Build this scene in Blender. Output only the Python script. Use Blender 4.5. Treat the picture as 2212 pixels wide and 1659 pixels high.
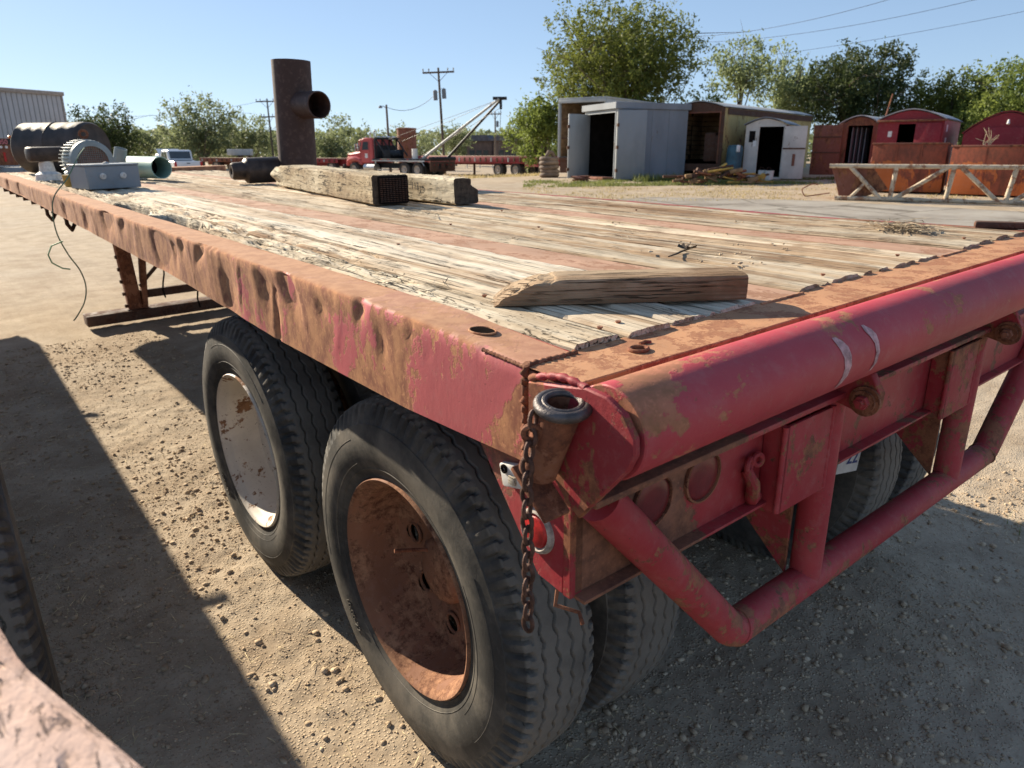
import bpy, bmesh, math, random
import numpy as np
from mathutils import Vector, Matrix

random.seed(11)
RNG = np.random.default_rng(7)
for _o in list(bpy.data.objects):
    bpy.data.objects.remove(_o)
SC = bpy.context.scene
COL = SC.collection
R = math.radians
PI = math.pi

# ------------------------------------------------------------------ camera, sky, sun, exposure
CAM_POS = Vector((-0.728, -0.869, 1.70))
CAM_YAW = R(38.82)
CAM_PITCH = R(17.8)
cam = bpy.data.cameras.new('camera')
cam.sensor_width = 36.0
cam.lens = 25.37
cam.clip_start = 0.02
cam.clip_end = 4000
cam.dof.use_dof = True
cam.dof.focus_distance = 1.75
cam.dof.aperture_fstop = 7.5
cam_o = bpy.data.objects.new('camera', cam)
COL.objects.link(cam_o)
cam_o.location = CAM_POS
cam_o.rotation_euler = (PI / 2 - CAM_PITCH, 0, -CAM_YAW)
SC.camera = cam_o

SUN_ELEV = R(24.4)
SUN_AZ = R(-10.4)            # measured from +Y towards +X
world = bpy.data.worlds.new('World')
SC.world = world
world.use_nodes = True
wn = world.node_tree.nodes
wl = world.node_tree.links
bg = wn['Background']
sky = wn.new('ShaderNodeTexSky')
sky.sky_type = 'NISHITA'
sky.sun_disc = False
sky.sun_elevation = SUN_ELEV
sky.sun_rotation = SUN_AZ
sky.altitude = 300
sky.air_density = 0.7
sky.dust_density = 0.15
sky.ozone_density = 2.0
sky_g = wn.new('ShaderNodeGamma')
sky_g.inputs[1].default_value = 0.5
sky_t = wn.new('ShaderNodeMix')
sky_t.data_type = 'RGBA'
sky_t.blend_type = 'MULTIPLY'
sky_t.inputs[0].default_value = 1.0
sky_t.inputs[7].default_value = (1.01, 1.17, 1.36, 1)
wl.new(sky.outputs[0], sky_g.inputs[0])
wl.new(sky_g.outputs[0], sky_t.inputs[6])
wl.new(sky_t.outputs[2], bg.inputs[0])
bg.inputs[1].default_value = 0.12

sun = bpy.data.lights.new('sun', 'SUN')
sun.energy = 5.0
sun.angle = R(0.55)
sun.color = (1.0, 0.88, 0.70)
sun_o = bpy.data.objects.new('sun', sun)
COL.objects.link(sun_o)
sun_o.location = (-4, 20, 12)
_sd = Vector((math.sin(SUN_AZ) * math.cos(SUN_ELEV), math.cos(SUN_AZ) * math.cos(SUN_ELEV), math.sin(SUN_ELEV)))
sun_o.rotation_euler = _sd.to_track_quat('Z', 'Y').to_euler()

SC.view_settings.view_transform = 'Standard'
SC.view_settings.look = 'None'
SC.view_settings.gamma = 1.0
SC.view_settings.use_curve_mapping = False
SC.view_settings.exposure = 1.12
SC.render.engine = 'CYCLES'
SC.cycles.use_denoising = True
SC.cycles.max_bounces = 7
SC.cycles.transparent_max_bounces = 6

# ------------------------------------------------------------------ numeric helpers
def ss(a, b, x):
    t = np.clip((np.asarray(x, float) - a) / (b - a), 0, 1)
    return t * t * (3 - 2 * t)

def vn(x, y, s=0.0):
    x = np.asarray(x, float); y = np.asarray(y, float)
    xi = np.floor(x); yi = np.floor(y); fx = x - xi; fy = y - yi
    fx = fx * fx * (3 - 2 * fx); fy = fy * fy * (3 - 2 * fy)
    def h(i, j):
        v = np.sin(i * 127.1 + j * 311.7 + s * 74.7) * 43758.5453
        return v - np.floor(v)
    a = h(xi, yi); b = h(xi + 1, yi); c = h(xi, yi + 1); d = h(xi + 1, yi + 1)
    return (a * (1 - fx) + b * fx) * (1 - fy) + (c * (1 - fx) + d * fx) * fy

def fbm(x, y, s=0.0, o=4):
    t = 0.0; a = 0.5; n = 0.0
    for k in range(o):
        t = t + a * vn(x * 2 ** k, y * 2 ** k, s + k * 3.1); n += a; a *= 0.55
    return t / n

def ground_z(x, y):
    x = np.asarray(x, float); y = np.asarray(y, float)
    p = 0.023 * np.clip(x, -6, 45) + 0.010 * np.clip(y, -8, 30)
    p = p * (1 - ss(20, 42, y))
    return p - 0.004

def gz(x, y):
    return float(ground_z(x, y))

# a column of the photograph (2212 px wide) and a distance along the view axis -> plan position
def B(px, F):
    lat = F * (px - 1106) / 1637.0
    return (CAM_POS.x + F * math.sin(CAM_YAW) + lat * math.cos(CAM_YAW),
            CAM_POS.y + F * math.cos(CAM_YAW) - lat * math.sin(CAM_YAW))

def ZA(py, F):
    v = (829.5 - py) / 1559.0
    return CAM_POS.z + F * (-math.sin(CAM_PITCH) + math.cos(CAM_PITCH) * v) / (math.cos(CAM_PITCH) + math.sin(CAM_PITCH) * v)

# trailer frame -> world (the trailer stands on ground that rises gently to its right and to its front)
TM = Matrix.Translation((0, 0, 1.367)) @ Matrix(((1.0, -0.004, -0.025, 0), (0.004, 1.0, -0.0105, 0), (0.025, 0.0105, 1.0, 0), (0, 0, 0, 1)))

# ------------------------------------------------------------------ mesh builder
class MB:
    def __init__(self):
        self.v = []; self.f = []
    def add(self, vs, fs):
        o = len(self.v)
        self.v.extend([tuple(p) for p in vs])
        self.f.extend([tuple(i + o for i in q) for q in fs])
        return self
    def bm(self, bm, M=None):
        vs = [(M @ v.co if M else v.co)[:] for v in bm.verts]
        bm.verts.index_update()
        fs = [[v.index for v in f.verts] for f in bm.faces]
        bm.free()
        return self.add(vs, fs)
    def box(self, c, s, bev=0.0, M=None, taper=None):
        bm = bmesh.new()
        bmesh.ops.create_cube(bm, size=1.0)
        for v in bm.verts:
            k = 1.0
            if taper and v.co.z > 0: k = taper
            v.co = Vector((v.co.x * s[0] * k, v.co.y * s[1] * k, v.co.z * s[2]))
        if bev > 0:
            bmesh.ops.bevel(bm, geom=list(bm.edges), offset=bev, segments=2, affect='EDGES', profile=0.5)
        T = Matrix.Translation(c)
        if M is not None: T = T @ M
        return self.bm(bm, T)
    def box2(self, a, b, bev=0.0):
        return self.box([(a[i] + b[i]) / 2 for i in range(3)], [abs(b[i] - a[i]) for i in range(3)], bev)
    def bar(self, p0, p1, w, h, bev=0.0, up=(0, 0, 1)):
        p0 = Vector(p0); p1 = Vector(p1); d = p1 - p0
        y = d.normalized(); u = Vector(up)
        if abs(y.dot(u)) > 0.98: u = Vector((1, 0, 0))
        x = y.cross(u).normalized(); z = x.cross(y)
        M = Matrix((x, y, z)).transposed().to_4x4()
        return self.box((p0 + p1) / 2, (w, d.length, h), bev, M)
    def sweep(self, pts, rad, seg=16, caps=True, closed=False):
        pts = [Vector(p) for p in pts]; n = len(pts)
        if not hasattr(rad, '__len__'): rad = [rad] * n
        vs = []; fs = []
        prev = None
        for i, p in enumerate(pts):
            if closed: t = (pts[(i + 1) % n] - pts[i - 1]).normalized()
            elif i == 0: t = (pts[1] - p).normalized()
            elif i == n - 1: t = (p - pts[i - 1]).normalized()
            else: t = ((pts[i + 1] - p).normalized() + (p - pts[i - 1]).normalized()).normalized()
            if prev is None:
                a = Vector((0, 0, 1)) if abs(t.z) < 0.9 else Vector((1, 0, 0))
                u = t.cross(a).normalized()
            else:
                u = (prev - t * prev.dot(t)).normalized()
            prev = u; w = t.cross(u)
            for k in range(seg):
                an = 2 * PI * k / seg
                vs.append(p + (u * math.cos(an) + w * math.sin(an)) * rad[i])
        m = n if closed else n - 1
        for i in range(m):
            j = (i + 1) % n
            for k in range(seg):
                l = (k + 1) % seg
                fs.append((i * seg + k, i * seg + l, j * seg + l, j * seg + k))
        if caps and not closed:
            fs.append(tuple(range(seg - 1, -1, -1)))
            fs.append(tuple((n - 1) * seg + k for k in range(seg)))
        return self.add(vs, fs)
    def tube(self, p0, p1, r0, r1=None, seg=16, caps=True):
        return self.sweep([p0, p1], [r0, r0 if r1 is None else r1], seg, caps)
    def pipe(self, p0, p1, ro, ri, seg=32, lip=0.0):           # hollow pipe
        p0 = Vector(p0); p1 = Vector(p1); t = (p1 - p0).normalized()
        return self.lathe([(0, ro), (0, ri), ((p1 - p0).length, ri), ((p1 - p0).length, ro), (0, ro)], p0, t, seg)
    def lathe(self, prof, org, axis, seg=48, skip=None):
        org = Vector(org); t = Vector(axis).normalized()
        a = Vector((0, 0, 1)) if abs(t.z) < 0.9 else Vector((1, 0, 0))
        u = t.cross(a).normalized(); w = t.cross(u)
        vs = []; fs = []
        for (d, r) in prof:
            for k in range(seg):
                an = 2 * PI * k / seg
                vs.append(org + t * d + (u * math.cos(an) + w * math.sin(an)) * r)
        for i in range(len(prof) - 1):
            for k in range(seg):
                l = (k + 1) % seg
                if skip and skip(i, k): continue
                fs.append((i * seg + k, i * seg + l, (i + 1) * seg + l, (i + 1) * seg + k))
        return self.add(vs, fs)
    def torus(self, c, n, Rm, r, seg=32, s2=12, sx=1.0, ax=None):
        c = Vector(c); n = Vector(n).normalized()
        a = Vector(ax) if ax else (Vector((0, 0, 1)) if abs(n.z) < 0.9 else Vector((1, 0, 0)))
        u = (a - n * a.dot(n)).normalized(); w = n.cross(u)
        pts = [c + u * math.cos(2 * PI * k / seg) * Rm * sx + w * math.sin(2 * PI * k / seg) * Rm for k in range(seg)]
        return self.sweep(pts, r, s2, closed=True)
    def prism(self, outline, d0, d1, plane='X', bev=0.0):
        # outline in (Y,Z) for plane X, (X,Z) for plane Y, (X,Y) for plane Z
        def P(a, b, d):
            return {'X': (d, a, b), 'Y': (a, d, b), 'Z': (a, b, d)}[plane]
        bm = bmesh.new()
        lo = [bm.verts.new(P(a, b, d0)) for a, b in outline]
        hi = [bm.verts.new(P(a, b, d1)) for a, b in outline]
        n = len(outline)
        bm.faces.new(lo[::-1]); bm.faces.new(hi)
        for i in range(n):
            j = (i + 1) % n
            bm.faces.new((lo[i], lo[j], hi[j], hi[i]))
        bmesh.ops.recalc_face_normals(bm, faces=list(bm.faces))
        if bev > 0:
            bmesh.ops.bevel(bm, geom=list(bm.edges), offset=bev, segments=1, affect='EDGES')
        return self.bm(bm)
    def grid(self, P, wrap=False):                     # P: (n, m, 3) array
        P = np.asarray(P); n, m = P.shape[:2]
        o = len(self.v)
        self.v.extend(map(tuple, P.reshape(-1, 3).tolist()))
        i, j = np.meshgrid(np.arange(n - 1), np.arange(m if wrap else m - 1), indexing='ij')
        i = i.ravel(); j = j.ravel(); k = (j + 1) % m
        q = np.stack([i * m + j, (i + 1) * m + j, (i + 1) * m + k, i * m + k], 1) + o
        self.f.extend(map(tuple, q.tolist()))
        return self
    def mesh(self, name, smooth=35, fix=False):
        me = bpy.data.meshes.new(name)
        me.from_pydata(self.v, [], self.f)
        if fix:
            bm = bmesh.new(); bm.from_mesh(me)
            bmesh.ops.recalc_face_normals(bm, faces=list(bm.faces))
            bm.to_mesh(me); bm.free()
        me.validate()
        if smooth:
            me.polygons.foreach_set('use_smooth', [True] * len(me.polygons))
            me.set_sharp_from_angle(angle=R(smooth))
        return me
    def build(self, name, mat, parent=None, smooth=35, fix=True):
        return obj(name, self.mesh(name, smooth, fix and len(self.f) < 30000), mat, parent)

def obj(name, me, mat, parent=None):
    if mat is not None and len(me.materials) == 0: me.materials.append(mat)
    o = bpy.data.objects.new(name, me)
    COL.objects.link(o)
    if parent is not None: o.parent = parent
    return o

def tag(o, label, cat=None, group=None, kind=None):
    o['label'] = label
    if cat: o['category'] = cat
    if group: o['group'] = group
    if kind: o['kind'] = kind
    return o

def thing(name, label, cat, M=None, group=None):
    o = bpy.data.objects.new(name, None)
    COL.objects.link(o)
    o.empty_display_size = 0.2
    if M is not None: o.matrix_world = M
    return tag(o, label, cat, group)

def structure(o):
    o['kind'] = 'structure'
    return o

def T3(x, y, z, rz=0.0):
    return Matrix.Translation((x, y, z)) @ Matrix.Rotation(rz, 4, 'Z')

# ------------------------------------------------------------------ materials
class NT:
    def __init__(self, name):
        self.m = bpy.data.materials.new(name); self.m.use_nodes = True
        self.t = self.m.node_tree; self.n = self.t.nodes; self.b = self.n['Principled BSDF']
    def new(self, typ, **kw):
        x = self.n.new('ShaderNode' + typ)
        for k, v in kw.items():
            if k.startswith('i_'):
                key = k[2:]
                key = int(key) if key.isdigit() else key.replace('_', ' ')
                self.put(x.inputs[key], v)
            else: setattr(x, k, v)
        return x
    def put(self, sock, v):
        if isinstance(v, bpy.types.NodeSocket): self.t.links.new(v, sock)
        else:
            if isinstance(v, (tuple, list)) and sock.type == 'RGBA' and len(v) == 3: v = (*v, 1)
            sock.default_value = v
    def coord(self, scale=(1, 1, 1), rnd=False, loc=(0, 0, 0)):
        tc = self.new('TexCoord')
        s = tc.outputs['Object']
        if rnd:
            oi = self.new('ObjectInfo')
            mu = self.new('VectorMath', operation='SCALE')
            self.put(mu.inputs[0], (17.3, 31.7, 11.1)); self.put(mu.inputs['Scale'], oi.outputs['Random'])
            ad = self.new('VectorMath', operation='ADD')
            self.put(ad.inputs[0], s); self.put(ad.inputs[1], mu.outputs[0]); s = ad.outputs[0]
        mp = self.new('Mapping'); self.put(mp.inputs[0], s)
        mp.inputs['Scale'].default_value = scale; mp.inputs['Location'].default_value = loc
        return mp.outputs[0]
    def noise(self, vec, scale, detail=6, rough=0.6, dist=0.0):
        x = self.new('TexNoise')
        self.put(x.inputs['Vector'], vec)
        x.inputs['Scale'].default_value = scale; x.inputs['Detail'].default_value = detail
        x.inputs['Roughness'].default_value = rough; x.inputs['Distortion'].default_value = dist
        return x.outputs[0]
    def voro(self, vec, scale, feature='F1', out=0, rand=1.0):
        x = self.new('TexVoronoi', feature=feature)
        self.put(x.inputs['Vector'], vec); x.inputs['Scale'].default_value = scale
        x.inputs['Randomness'].default_value = rand
        return x.outputs[out]
    def math(self, op, a, b=0.0, c=None, clamp=False):
        x = self.new('Math', operation=op); x.use_clamp = clamp
        self.put(x.inputs[0], a); self.put(x.inputs[1], b)
        if c is not None: self.put(x.inputs[2], c)
        return x.outputs[0]
    def rng(self, v, a, b, c=0.0, d=1.0):
        x = self.new('MapRange', interpolation_type='SMOOTHSTEP')
        self.put(x.inputs[0], v)
        for i, q in enumerate((a, b, c, d)): x.inputs[i + 1].default_value = q
        return x.outputs[0]
    def mix(self, f, a, b, mode='MIX'):
        x = self.new('Mix', data_type='RGBA', blend_type=mode)
        self.put(x.inputs[0], f); self.put(x.inputs[6], a); self.put(x.inputs[7], b)
        return x.outputs[2]
    def ramp(self, v, stops):
        x = self.new('ValToRGB'); e = x.color_ramp.elements
        while len(e) < len(stops): e.new(0.5)
        for i, (p, c) in enumerate(stops):
            e[i].position = p; e[i].color = (*c, 1)
        self.put(x.inputs[0], v)
        return x.outputs[0]
    def bump(self, h, strength=0.5, dist=0.01, nrm=None):
        x = self.new('Bump'); x.inputs['Strength'].default_value = strength
        x.inputs['Distance'].default_value = dist
        self.put(x.inputs['Height'], h)
        if nrm is not None: self.put(x.inputs['Normal'], nrm)
        return x.outputs[0]
    def sep(self, vec):
        x = self.new('SeparateXYZ'); self.put(x.inputs[0], vec); return x.outputs
    def fin(self, col, rough=0.8, nrm=None, metal=0.0, spec=0.3):
        self.put(self.b.inputs['Base Color'], col); self.put(self.b.inputs['Roughness'], rough)
        self.put(self.b.inputs['Metallic'], metal); self.b.inputs['Specular IOR Level'].default_value = spec
        if nrm is not None: self.put(self.b.inputs['Normal'], nrm)
        return self.m

def dk(c, k): return tuple(min(1, q * k) for q in c)

def m_paint(name, paint, rust=(0.33, 0.15, 0.075), rust2=(0.13, 0.05, 0.03), amt=0.4, sc=5.0, axis=(1, 1, 1), grad=None,
            rough=0.55, bump=0.25, pits=0.5, fade=(1.0, 0.9), rnd=False, dust=None, dustc=(0.42, 0.31, 0.24), topdust=None):
    n = NT(name); v = n.coord(axis, rnd)
    raw = n.coord((1, 1, 1))
    n1 = n.noise(v, sc, 9, 0.68, 0.3); n2 = n.noise(v, sc * 8, 6, 0.7)
    fac = n.math('ADD', n.math('MULTIPLY', n1, 0.72), n.math('MULTIPLY', n2, 0.28))
    if grad:
        ax, a, b, g = grad
        fac = n.math('ADD', fac, n.rng(n.sep(raw)['XYZ'.index(ax)], a, b, 0, g))
    th = 0.74 - 0.5 * amt
    mask = n.rng(fac, th - 0.014, th + 0.014)
    pc = n.mix(n.rng(n.noise(v, sc * 0.6, 4), 0.35, 0.65), dk(paint, fade[1]), dk(paint, 1.15))
    pc = n.mix(n.math('MULTIPLY', n.rng(n.noise(raw, sc * 7, 7, 0.7), 0.48, 0.72), 0.28), pc, tuple(0.5 * p + 0.5 * q for p, q in zip(paint, (0.40, 0.28, 0.24))))
    rc = n.mix(n.rng(n.noise(v, sc * 5, 7, 0.7), 0.35, 0.68), rust, rust2)
    rc = n.mix(n.math('MULTIPLY', n.rng(n.noise(raw, sc * 22, 3), 0.55, 0.7), 0.5), rc, dk(rust, 1.35))
    col = n.mix(mask, pc, rc)
    pit = n.math('MULTIPLY', n.rng(n.noise(raw, 120, 3, 0.6), 0.66, 0.72), pits)
    col = n.mix(pit, col, dk(rust2, 0.7))
    scr = n.noise(n.coord((9, 160, 120)), 1.0, 3, 0.5, 0.8)
    scr = n.math('MULTIPLY', n.math('SUBTRACT', 1.0, n.rng(n.math('ABSOLUTE', n.math('SUBTRACT', scr, 0.5)), 0.002, 0.012)), n.rng(n.noise(raw, 6, 3), 0.52, 0.66))
    col = n.mix(n.math('MULTIPLY', scr, 0.45), col, dk(rust, 0.75))
    chip = n.rng(n.noise(raw, 34, 5, 0.75), 0.655, 0.675)
    col = n.mix(n.math('MULTIPLY', chip, pits), col, rc)
    if dust:
        col = n.mix(n.math('MULTIPLY', n.rng(n.noise(raw, 2.6, 8, 0.72), 0.38, 0.72), dust), col, dustc)
    if topdust:
        ge = n.new('NewGeometry')
        col = n.mix(n.math('MULTIPLY', n.rng(n.sep(ge.outputs['Normal'])[2], 0.55, 0.95), topdust), col, n.mix(n.rng(n.noise(raw, 26, 5), 0.35, 0.65), (0.47, 0.26, 0.15), (0.36, 0.185, 0.105)))
    h = n.math('ADD', n.math('MULTIPLY', n2, 0.5), n.math('ADD', n.math('MULTIPLY', mask, -0.35), n.math('MULTIPLY', pit, -0.8)))
    nb = n.bump(h, bump, 0.006)
    return n.fin(col, n.math('ADD', rough, n.math('MULTIPLY', mask, 0.32), clamp=True), nb)

def m_plain(name, col, rough=0.7, metal=0.0, var=0.25, sc=6.0, bump=0.15, spec=0.3, rnd=False):
    n = NT(name); v = n.coord((1, 1, 1), rnd)
    a = n.noise(v, sc, 7, 0.65)
    c = n.mix(n.rng(a, 0.3, 0.7), dk(col, 1 - var), dk(col, 1 + var))
    return n.fin(c, rough, n.bump(n.noise(v, sc * 9, 5), bump, 0.006), metal, spec)

def m_wood(name, pale, tan, brown, grain=(70, 1.6, 70), crack=0.5, rnd=True, stain=0.5, bump=0.6, old=None, cross=0.0):
    n = NT(name)
    raw = n.coord((1, 1, 1), rnd)
    gs = lambda k, l=1.0: n.coord(tuple(q * (k if q > 5 else l) for q in grain), rnd)
    tone = n.noise(gs(0.16, 0.35), 1.0, 5, 0.6, 0.2)              # broad bleached and brown runs along the board
    n1 = n.noise(gs(1.0), 1.0, 6, 0.65, 0.3)
    n2 = n.noise(gs(2.8, 1.3), 1.0, 4, 0.65)
    s = n.noise(raw, 3.2, 7, 0.68); s2 = n.noise(raw, 11, 6, 0.7)
    col = n.ramp(tone, [(0.30, dk(brown, 1.25)), (0.44, tan), (0.56, pale), (0.75, dk(pale, 1.08))])
    col = n.mix(n.math('MULTIPLY', n.rng(n1, 0.40, 0.28), 0.75), col, dk(brown, 0.8))
    col = n.mix(n.math('MULTIPLY', n.rng(n2, 0.46, 0.36), 0.45), col, dk(tan, 0.55))
    col = n.mix(n.math('MULTIPLY', n.rng(n2, 0.55, 0.7), 0.35), col, dk(pale, 1.2))
    col = n.mix(n.math('MULTIPLY', n.rng(s, 0.48, 0.66), stain), col, brown)
    col = n.mix(n.math('MULTIPLY', n.rng(s2, 0.56, 0.74), stain * 0.6), col, dk(brown, 1.3))
    if rnd:
        oi = n.new('ObjectInfo')
        hv = n.new('HueSaturation'); n.put(hv.inputs['Color'], col)
        n.put(hv.inputs['Value'], n.rng(oi.outputs['Random'], 0.0, 1.0, 0.74, 1.12)); hv.inputs['Saturation'].default_value = 0.92
        col = hv.outputs[0]
    c1 = n.noise(gs(0.55, 0.5), 1.0, 5, 0.55, 0.2)
    ck = n.math('SUBTRACT', 1.0, n.rng(n.math('ABSOLUTE', n.math('SUBTRACT', c1, 0.5)), 0.003, 0.018))
    ck = n.math('MULTIPLY', ck, n.rng(n.noise(raw, 4.5, 3), 0.40, 0.58))
    if cross:                                   # crumbled, cross-cracked old timber
        q1 = n.noise(n.coord((95, 30, 95), rnd), 1.0, 6, 0.7, 0.6); q2 = n.noise(raw, 16, 4, 0.6)
        cr = n.math('MULTIPLY', n.math('MULTIPLY', n.math('SUBTRACT', 1.0, n.rng(q1, 0.34, 0.44)), n.rng(q2, 0.36, 0.56)), cross)
        ck = n.math('MAXIMUM', ck, cr)
    ck = n.math('MULTIPLY', ck, crack)
    col = n.mix(ck, col, (0.035, 0.024, 0.016))
    h = n.math('ADD', n.math('ADD', n1, n.math('MULTIPLY', n2, 0.6)), n.math('MULTIPLY', ck, -2.4))
    return n.fin(col, 0.9, n.bump(h, bump, 0.005), 0, 0.12)

M = {}
RED = (0.40, 0.045, 0.055)
M['rail'] = m_paint('rail_steel', (0.50, 0.115, 0.12), (0.54, 0.26, 0.125), (0.27, 0.105, 0.065), 0.46, 3.2, (1, 1.3, 0.85), ('Y', 0.25, 1.6, 0.125), 0.7, 0.3, 0.6, topdust=0.9)
M['plate'] = m_paint('rusty_deck_plate', (0.44, 0.225, 0.115), (0.36, 0.165, 0.085), (0.26, 0.11, 0.06), 0.45, 14, (1, 1, 1), None, 0.85, 0.35, 0.25)
M['strip'] = m_paint('rusty_strip', (0.40, 0.24, 0.16), (0.33, 0.18, 0.11), (0.26, 0.13, 0.08), 0.42, 11, (1, 0.6, 1), None, 0.85, 0.25, 0.15)
M['red'] = m_paint('weathered_red_paint', (0.35, 0.032, 0.042), (0.32, 0.13, 0.07), (0.13, 0.055, 0.035), 0.40, 4.2, (1, 1, 1), None, 0.62, 0.4, 0.9, dust=0.26, dustc=(0.40, 0.20, 0.165))
M['beam'] = m_paint('rear_beam_paint', (0.33, 0.032, 0.040), (0.24, 0.105, 0.06), (0.12, 0.055, 0.035), 0.36, 4.5, (1, 1, 1), ('X', 0.55, 0.15, 0.20), 0.5, 0.28, 0.8, dust=0.22, dustc=(0.38, 0.20, 0.165))
M['roller'] = m_paint('roller_red_paint', (0.37, 0.038, 0.05), (0.42, 0.16, 0.09), (0.24, 0.11, 0.05), 0.33, 3.6, (0.8, 1, 1), ('X', 0.40, -0.05, 0.06), 0.56, 0.3, 0.55, dust=0.14, dustc=(0.42, 0.19, 0.16))
M['redrust'] = m_paint('red_paint_rusting', (0.30, 0.032, 0.038), (0.30, 0.12, 0.06), (0.14, 0.05, 0.03), 0.5, 7, (1, 1, 1), None, 0.6, 0.35, 0.6)
M['rust'] = m_paint('bare_rust', (0.26, 0.11, 0.06), (0.22, 0.085, 0.045), (0.10, 0.04, 0.025), 0.5, 9, (1, 1, 1), None, 0.85, 0.45, 0.5)
M['darkrust'] = m_paint('dark_rust', (0.085, 0.045, 0.03), (0.13, 0.06, 0.035), (0.05, 0.025, 0.018), 0.45, 9, (1, 1, 1), None, 0.75, 0.4, 0.4)
M['iron'] = m_plain('worn_iron', (0.10, 0.085, 0.08), 0.42, 0.5, 0.4, 30, 0.3, 0.4)
M['chain'] = m_plain('rusty_chain', (0.10, 0.05, 0.035), 0.6, 0.3, 0.5, 60, 0.4, 0.4)
M['black'] = m_plain('black_parts_and_hole_shade', (0.014, 0.011, 0.010), 1.0, 0, 0.3, 9, 0.1, 0.0)  # black parts; also stands in for the shade in holes and bores
PALE, TAN, BRN = (0.72, 0.60, 0.43), (0.50, 0.35, 0.21), (0.25, 0.14, 0.07)
M['plank'] = m_wood('weathered_plank', PALE, TAN, BRN, (120, 1.6, 120), 0.95, True, 0.55, 0.8)
M['plank_rough'] = m_wood('crumbling_plank', (0.68, 0.58, 0.42), (0.50, 0.38, 0.24), (0.20, 0.13, 0.07), (70, 2.5, 70), 1.0, True, 0.35, 1.0, cross=0.9)
M['plank_grey'] = m_wood('bleached_plank', (0.70, 0.62, 0.48), (0.56, 0.45, 0.32), (0.30, 0.20, 0.12), (130, 1.3, 130), 0.95, True, 0.3, 0.8)
M['timber'] = m_wood('old_timber', (0.66, 0.56, 0.39), (0.50, 0.39, 0.24), (0.24, 0.16, 0.09), (34, 3.0, 26), 0.9, True, 0.35, 1.0, cross=0.75)
M['board'] = m_wood('loose_board', (0.42, 0.31, 0.20), (0.30, 0.19, 0.11), (0.15, 0.075, 0.035), (60, 2.4, 60), 0.9, True, 0.5, 0.8)
M['endgrain'] = m_plain('dark_end_grain', (0.075, 0.055, 0.04), 0.9, 0, 0.5, 40, 0.6)
# ------------------------------------------------------------------ ground
def m_ground():
    n = NT('dry_dirt_and_gravel'); v = n.coord((1, 1, 1))
    a = n.noise(v, 0.35, 6, 0.6); b = n.noise(v, 4.0, 8, 0.65); c = n.noise(v, 38, 6, 0.7)
    col = n.ramp(b, [(0.3, (0.30, 0.23, 0.16)), (0.5, (0.42, 0.335, 0.24)), (0.72, (0.53, 0.435, 0.32))])
    col = n.mix(n.math('MULTIPLY', n.rng(a, 0.4, 0.65), 0.45), col, (0.41, 0.35, 0.275))
    col = n.mix(n.math('MULTIPLY', n.rng(n.noise(v, 1.3, 7, 0.7), 0.46, 0.66), 0.5), col, (0.27, 0.19, 0.12))
    col = n.mix(n.math('MULTIPLY', n.rng(n.noise(n.coord((1.0, 0.25, 1.0)), 0.8, 5, 0.6), 0.5, 0.7), 0.35), col, (0.56, 0.44, 0.30))
    vo = n.voro(v, 85, 'F1', 0); vc = n.voro(v, 85, 'F1', 1)
    peb = n.rng(vo, 0.42, 0.18)
    sel = n.rng(n.noise(v, 13, 3), 0.34, 0.5)
    pm = n.math('MULTIPLY', peb, sel)
    hs = n.new('SeparateColor'); n.put(hs.inputs[0], vc)
    pc = n.ramp(hs.outputs[0], [(0.0, (0.26, 0.19, 0.135)), (0.5, (0.48, 0.37, 0.25)), (1.0, (0.66, 0.54, 0.39))])
    col = n.mix(n.math('MULTIPLY', pm, 0.7), col, pc)
    col = n.mix(n.math('MULTIPLY', n.rng(c, 0.5, 0.72), 0.4), col, (0.22, 0.155, 0.10))
    h = n.math('ADD', n.math('MULTIPLY', pm, 0.9), n.math('ADD', n.math('MULTIPLY', c, 0.7), n.math('MULTIPLY', b, 0.6)))
    return n.fin(col, 0.95, n.bump(h, 0.6, 0.010), 0, 0.1)
M['ground'] = m_ground()

def axis_pts(lo, hi, step, far, k=1.13):
    a = list(np.arange(lo, hi, step)); s = step; x = a[-1]
    while x < far:
        s *= k; x += s; a.append(x)
    s = step; x = lo
    while x > -far:
        s *= k; x -= s; a.insert(0, x)
    return np.array(a)

gx = axis_pts(-1.5, 3.6, 0.020, 900); gy = axis_pts(-0.9, 5.0, 0.021, 900)
GX, GY = np.meshgrid(gx, gy, indexing='ij')
near = np.exp(-((GX - 1) ** 2 + (GY - 2) ** 2) / 160.0)
GZ = ground_z(GX, GY) + near * (0.018 * (fbm(GX * 2.2, GY * 2.2, 3) - 0.5) + 0.013 * (fbm(GX * 9, GY * 9, 5, 3) - 0.5) + 0.013 * (fbm(GX * 24, GY * 24, 8, 2) - 0.5))
g = MB().grid(np.stack([GX, GY, GZ], -1))
go = g.build('ground', M['ground'], None, 0, False)
go.data.polygons.foreach_set('use_smooth', [True] * len(go.data.polygons))
structure(go)

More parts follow.
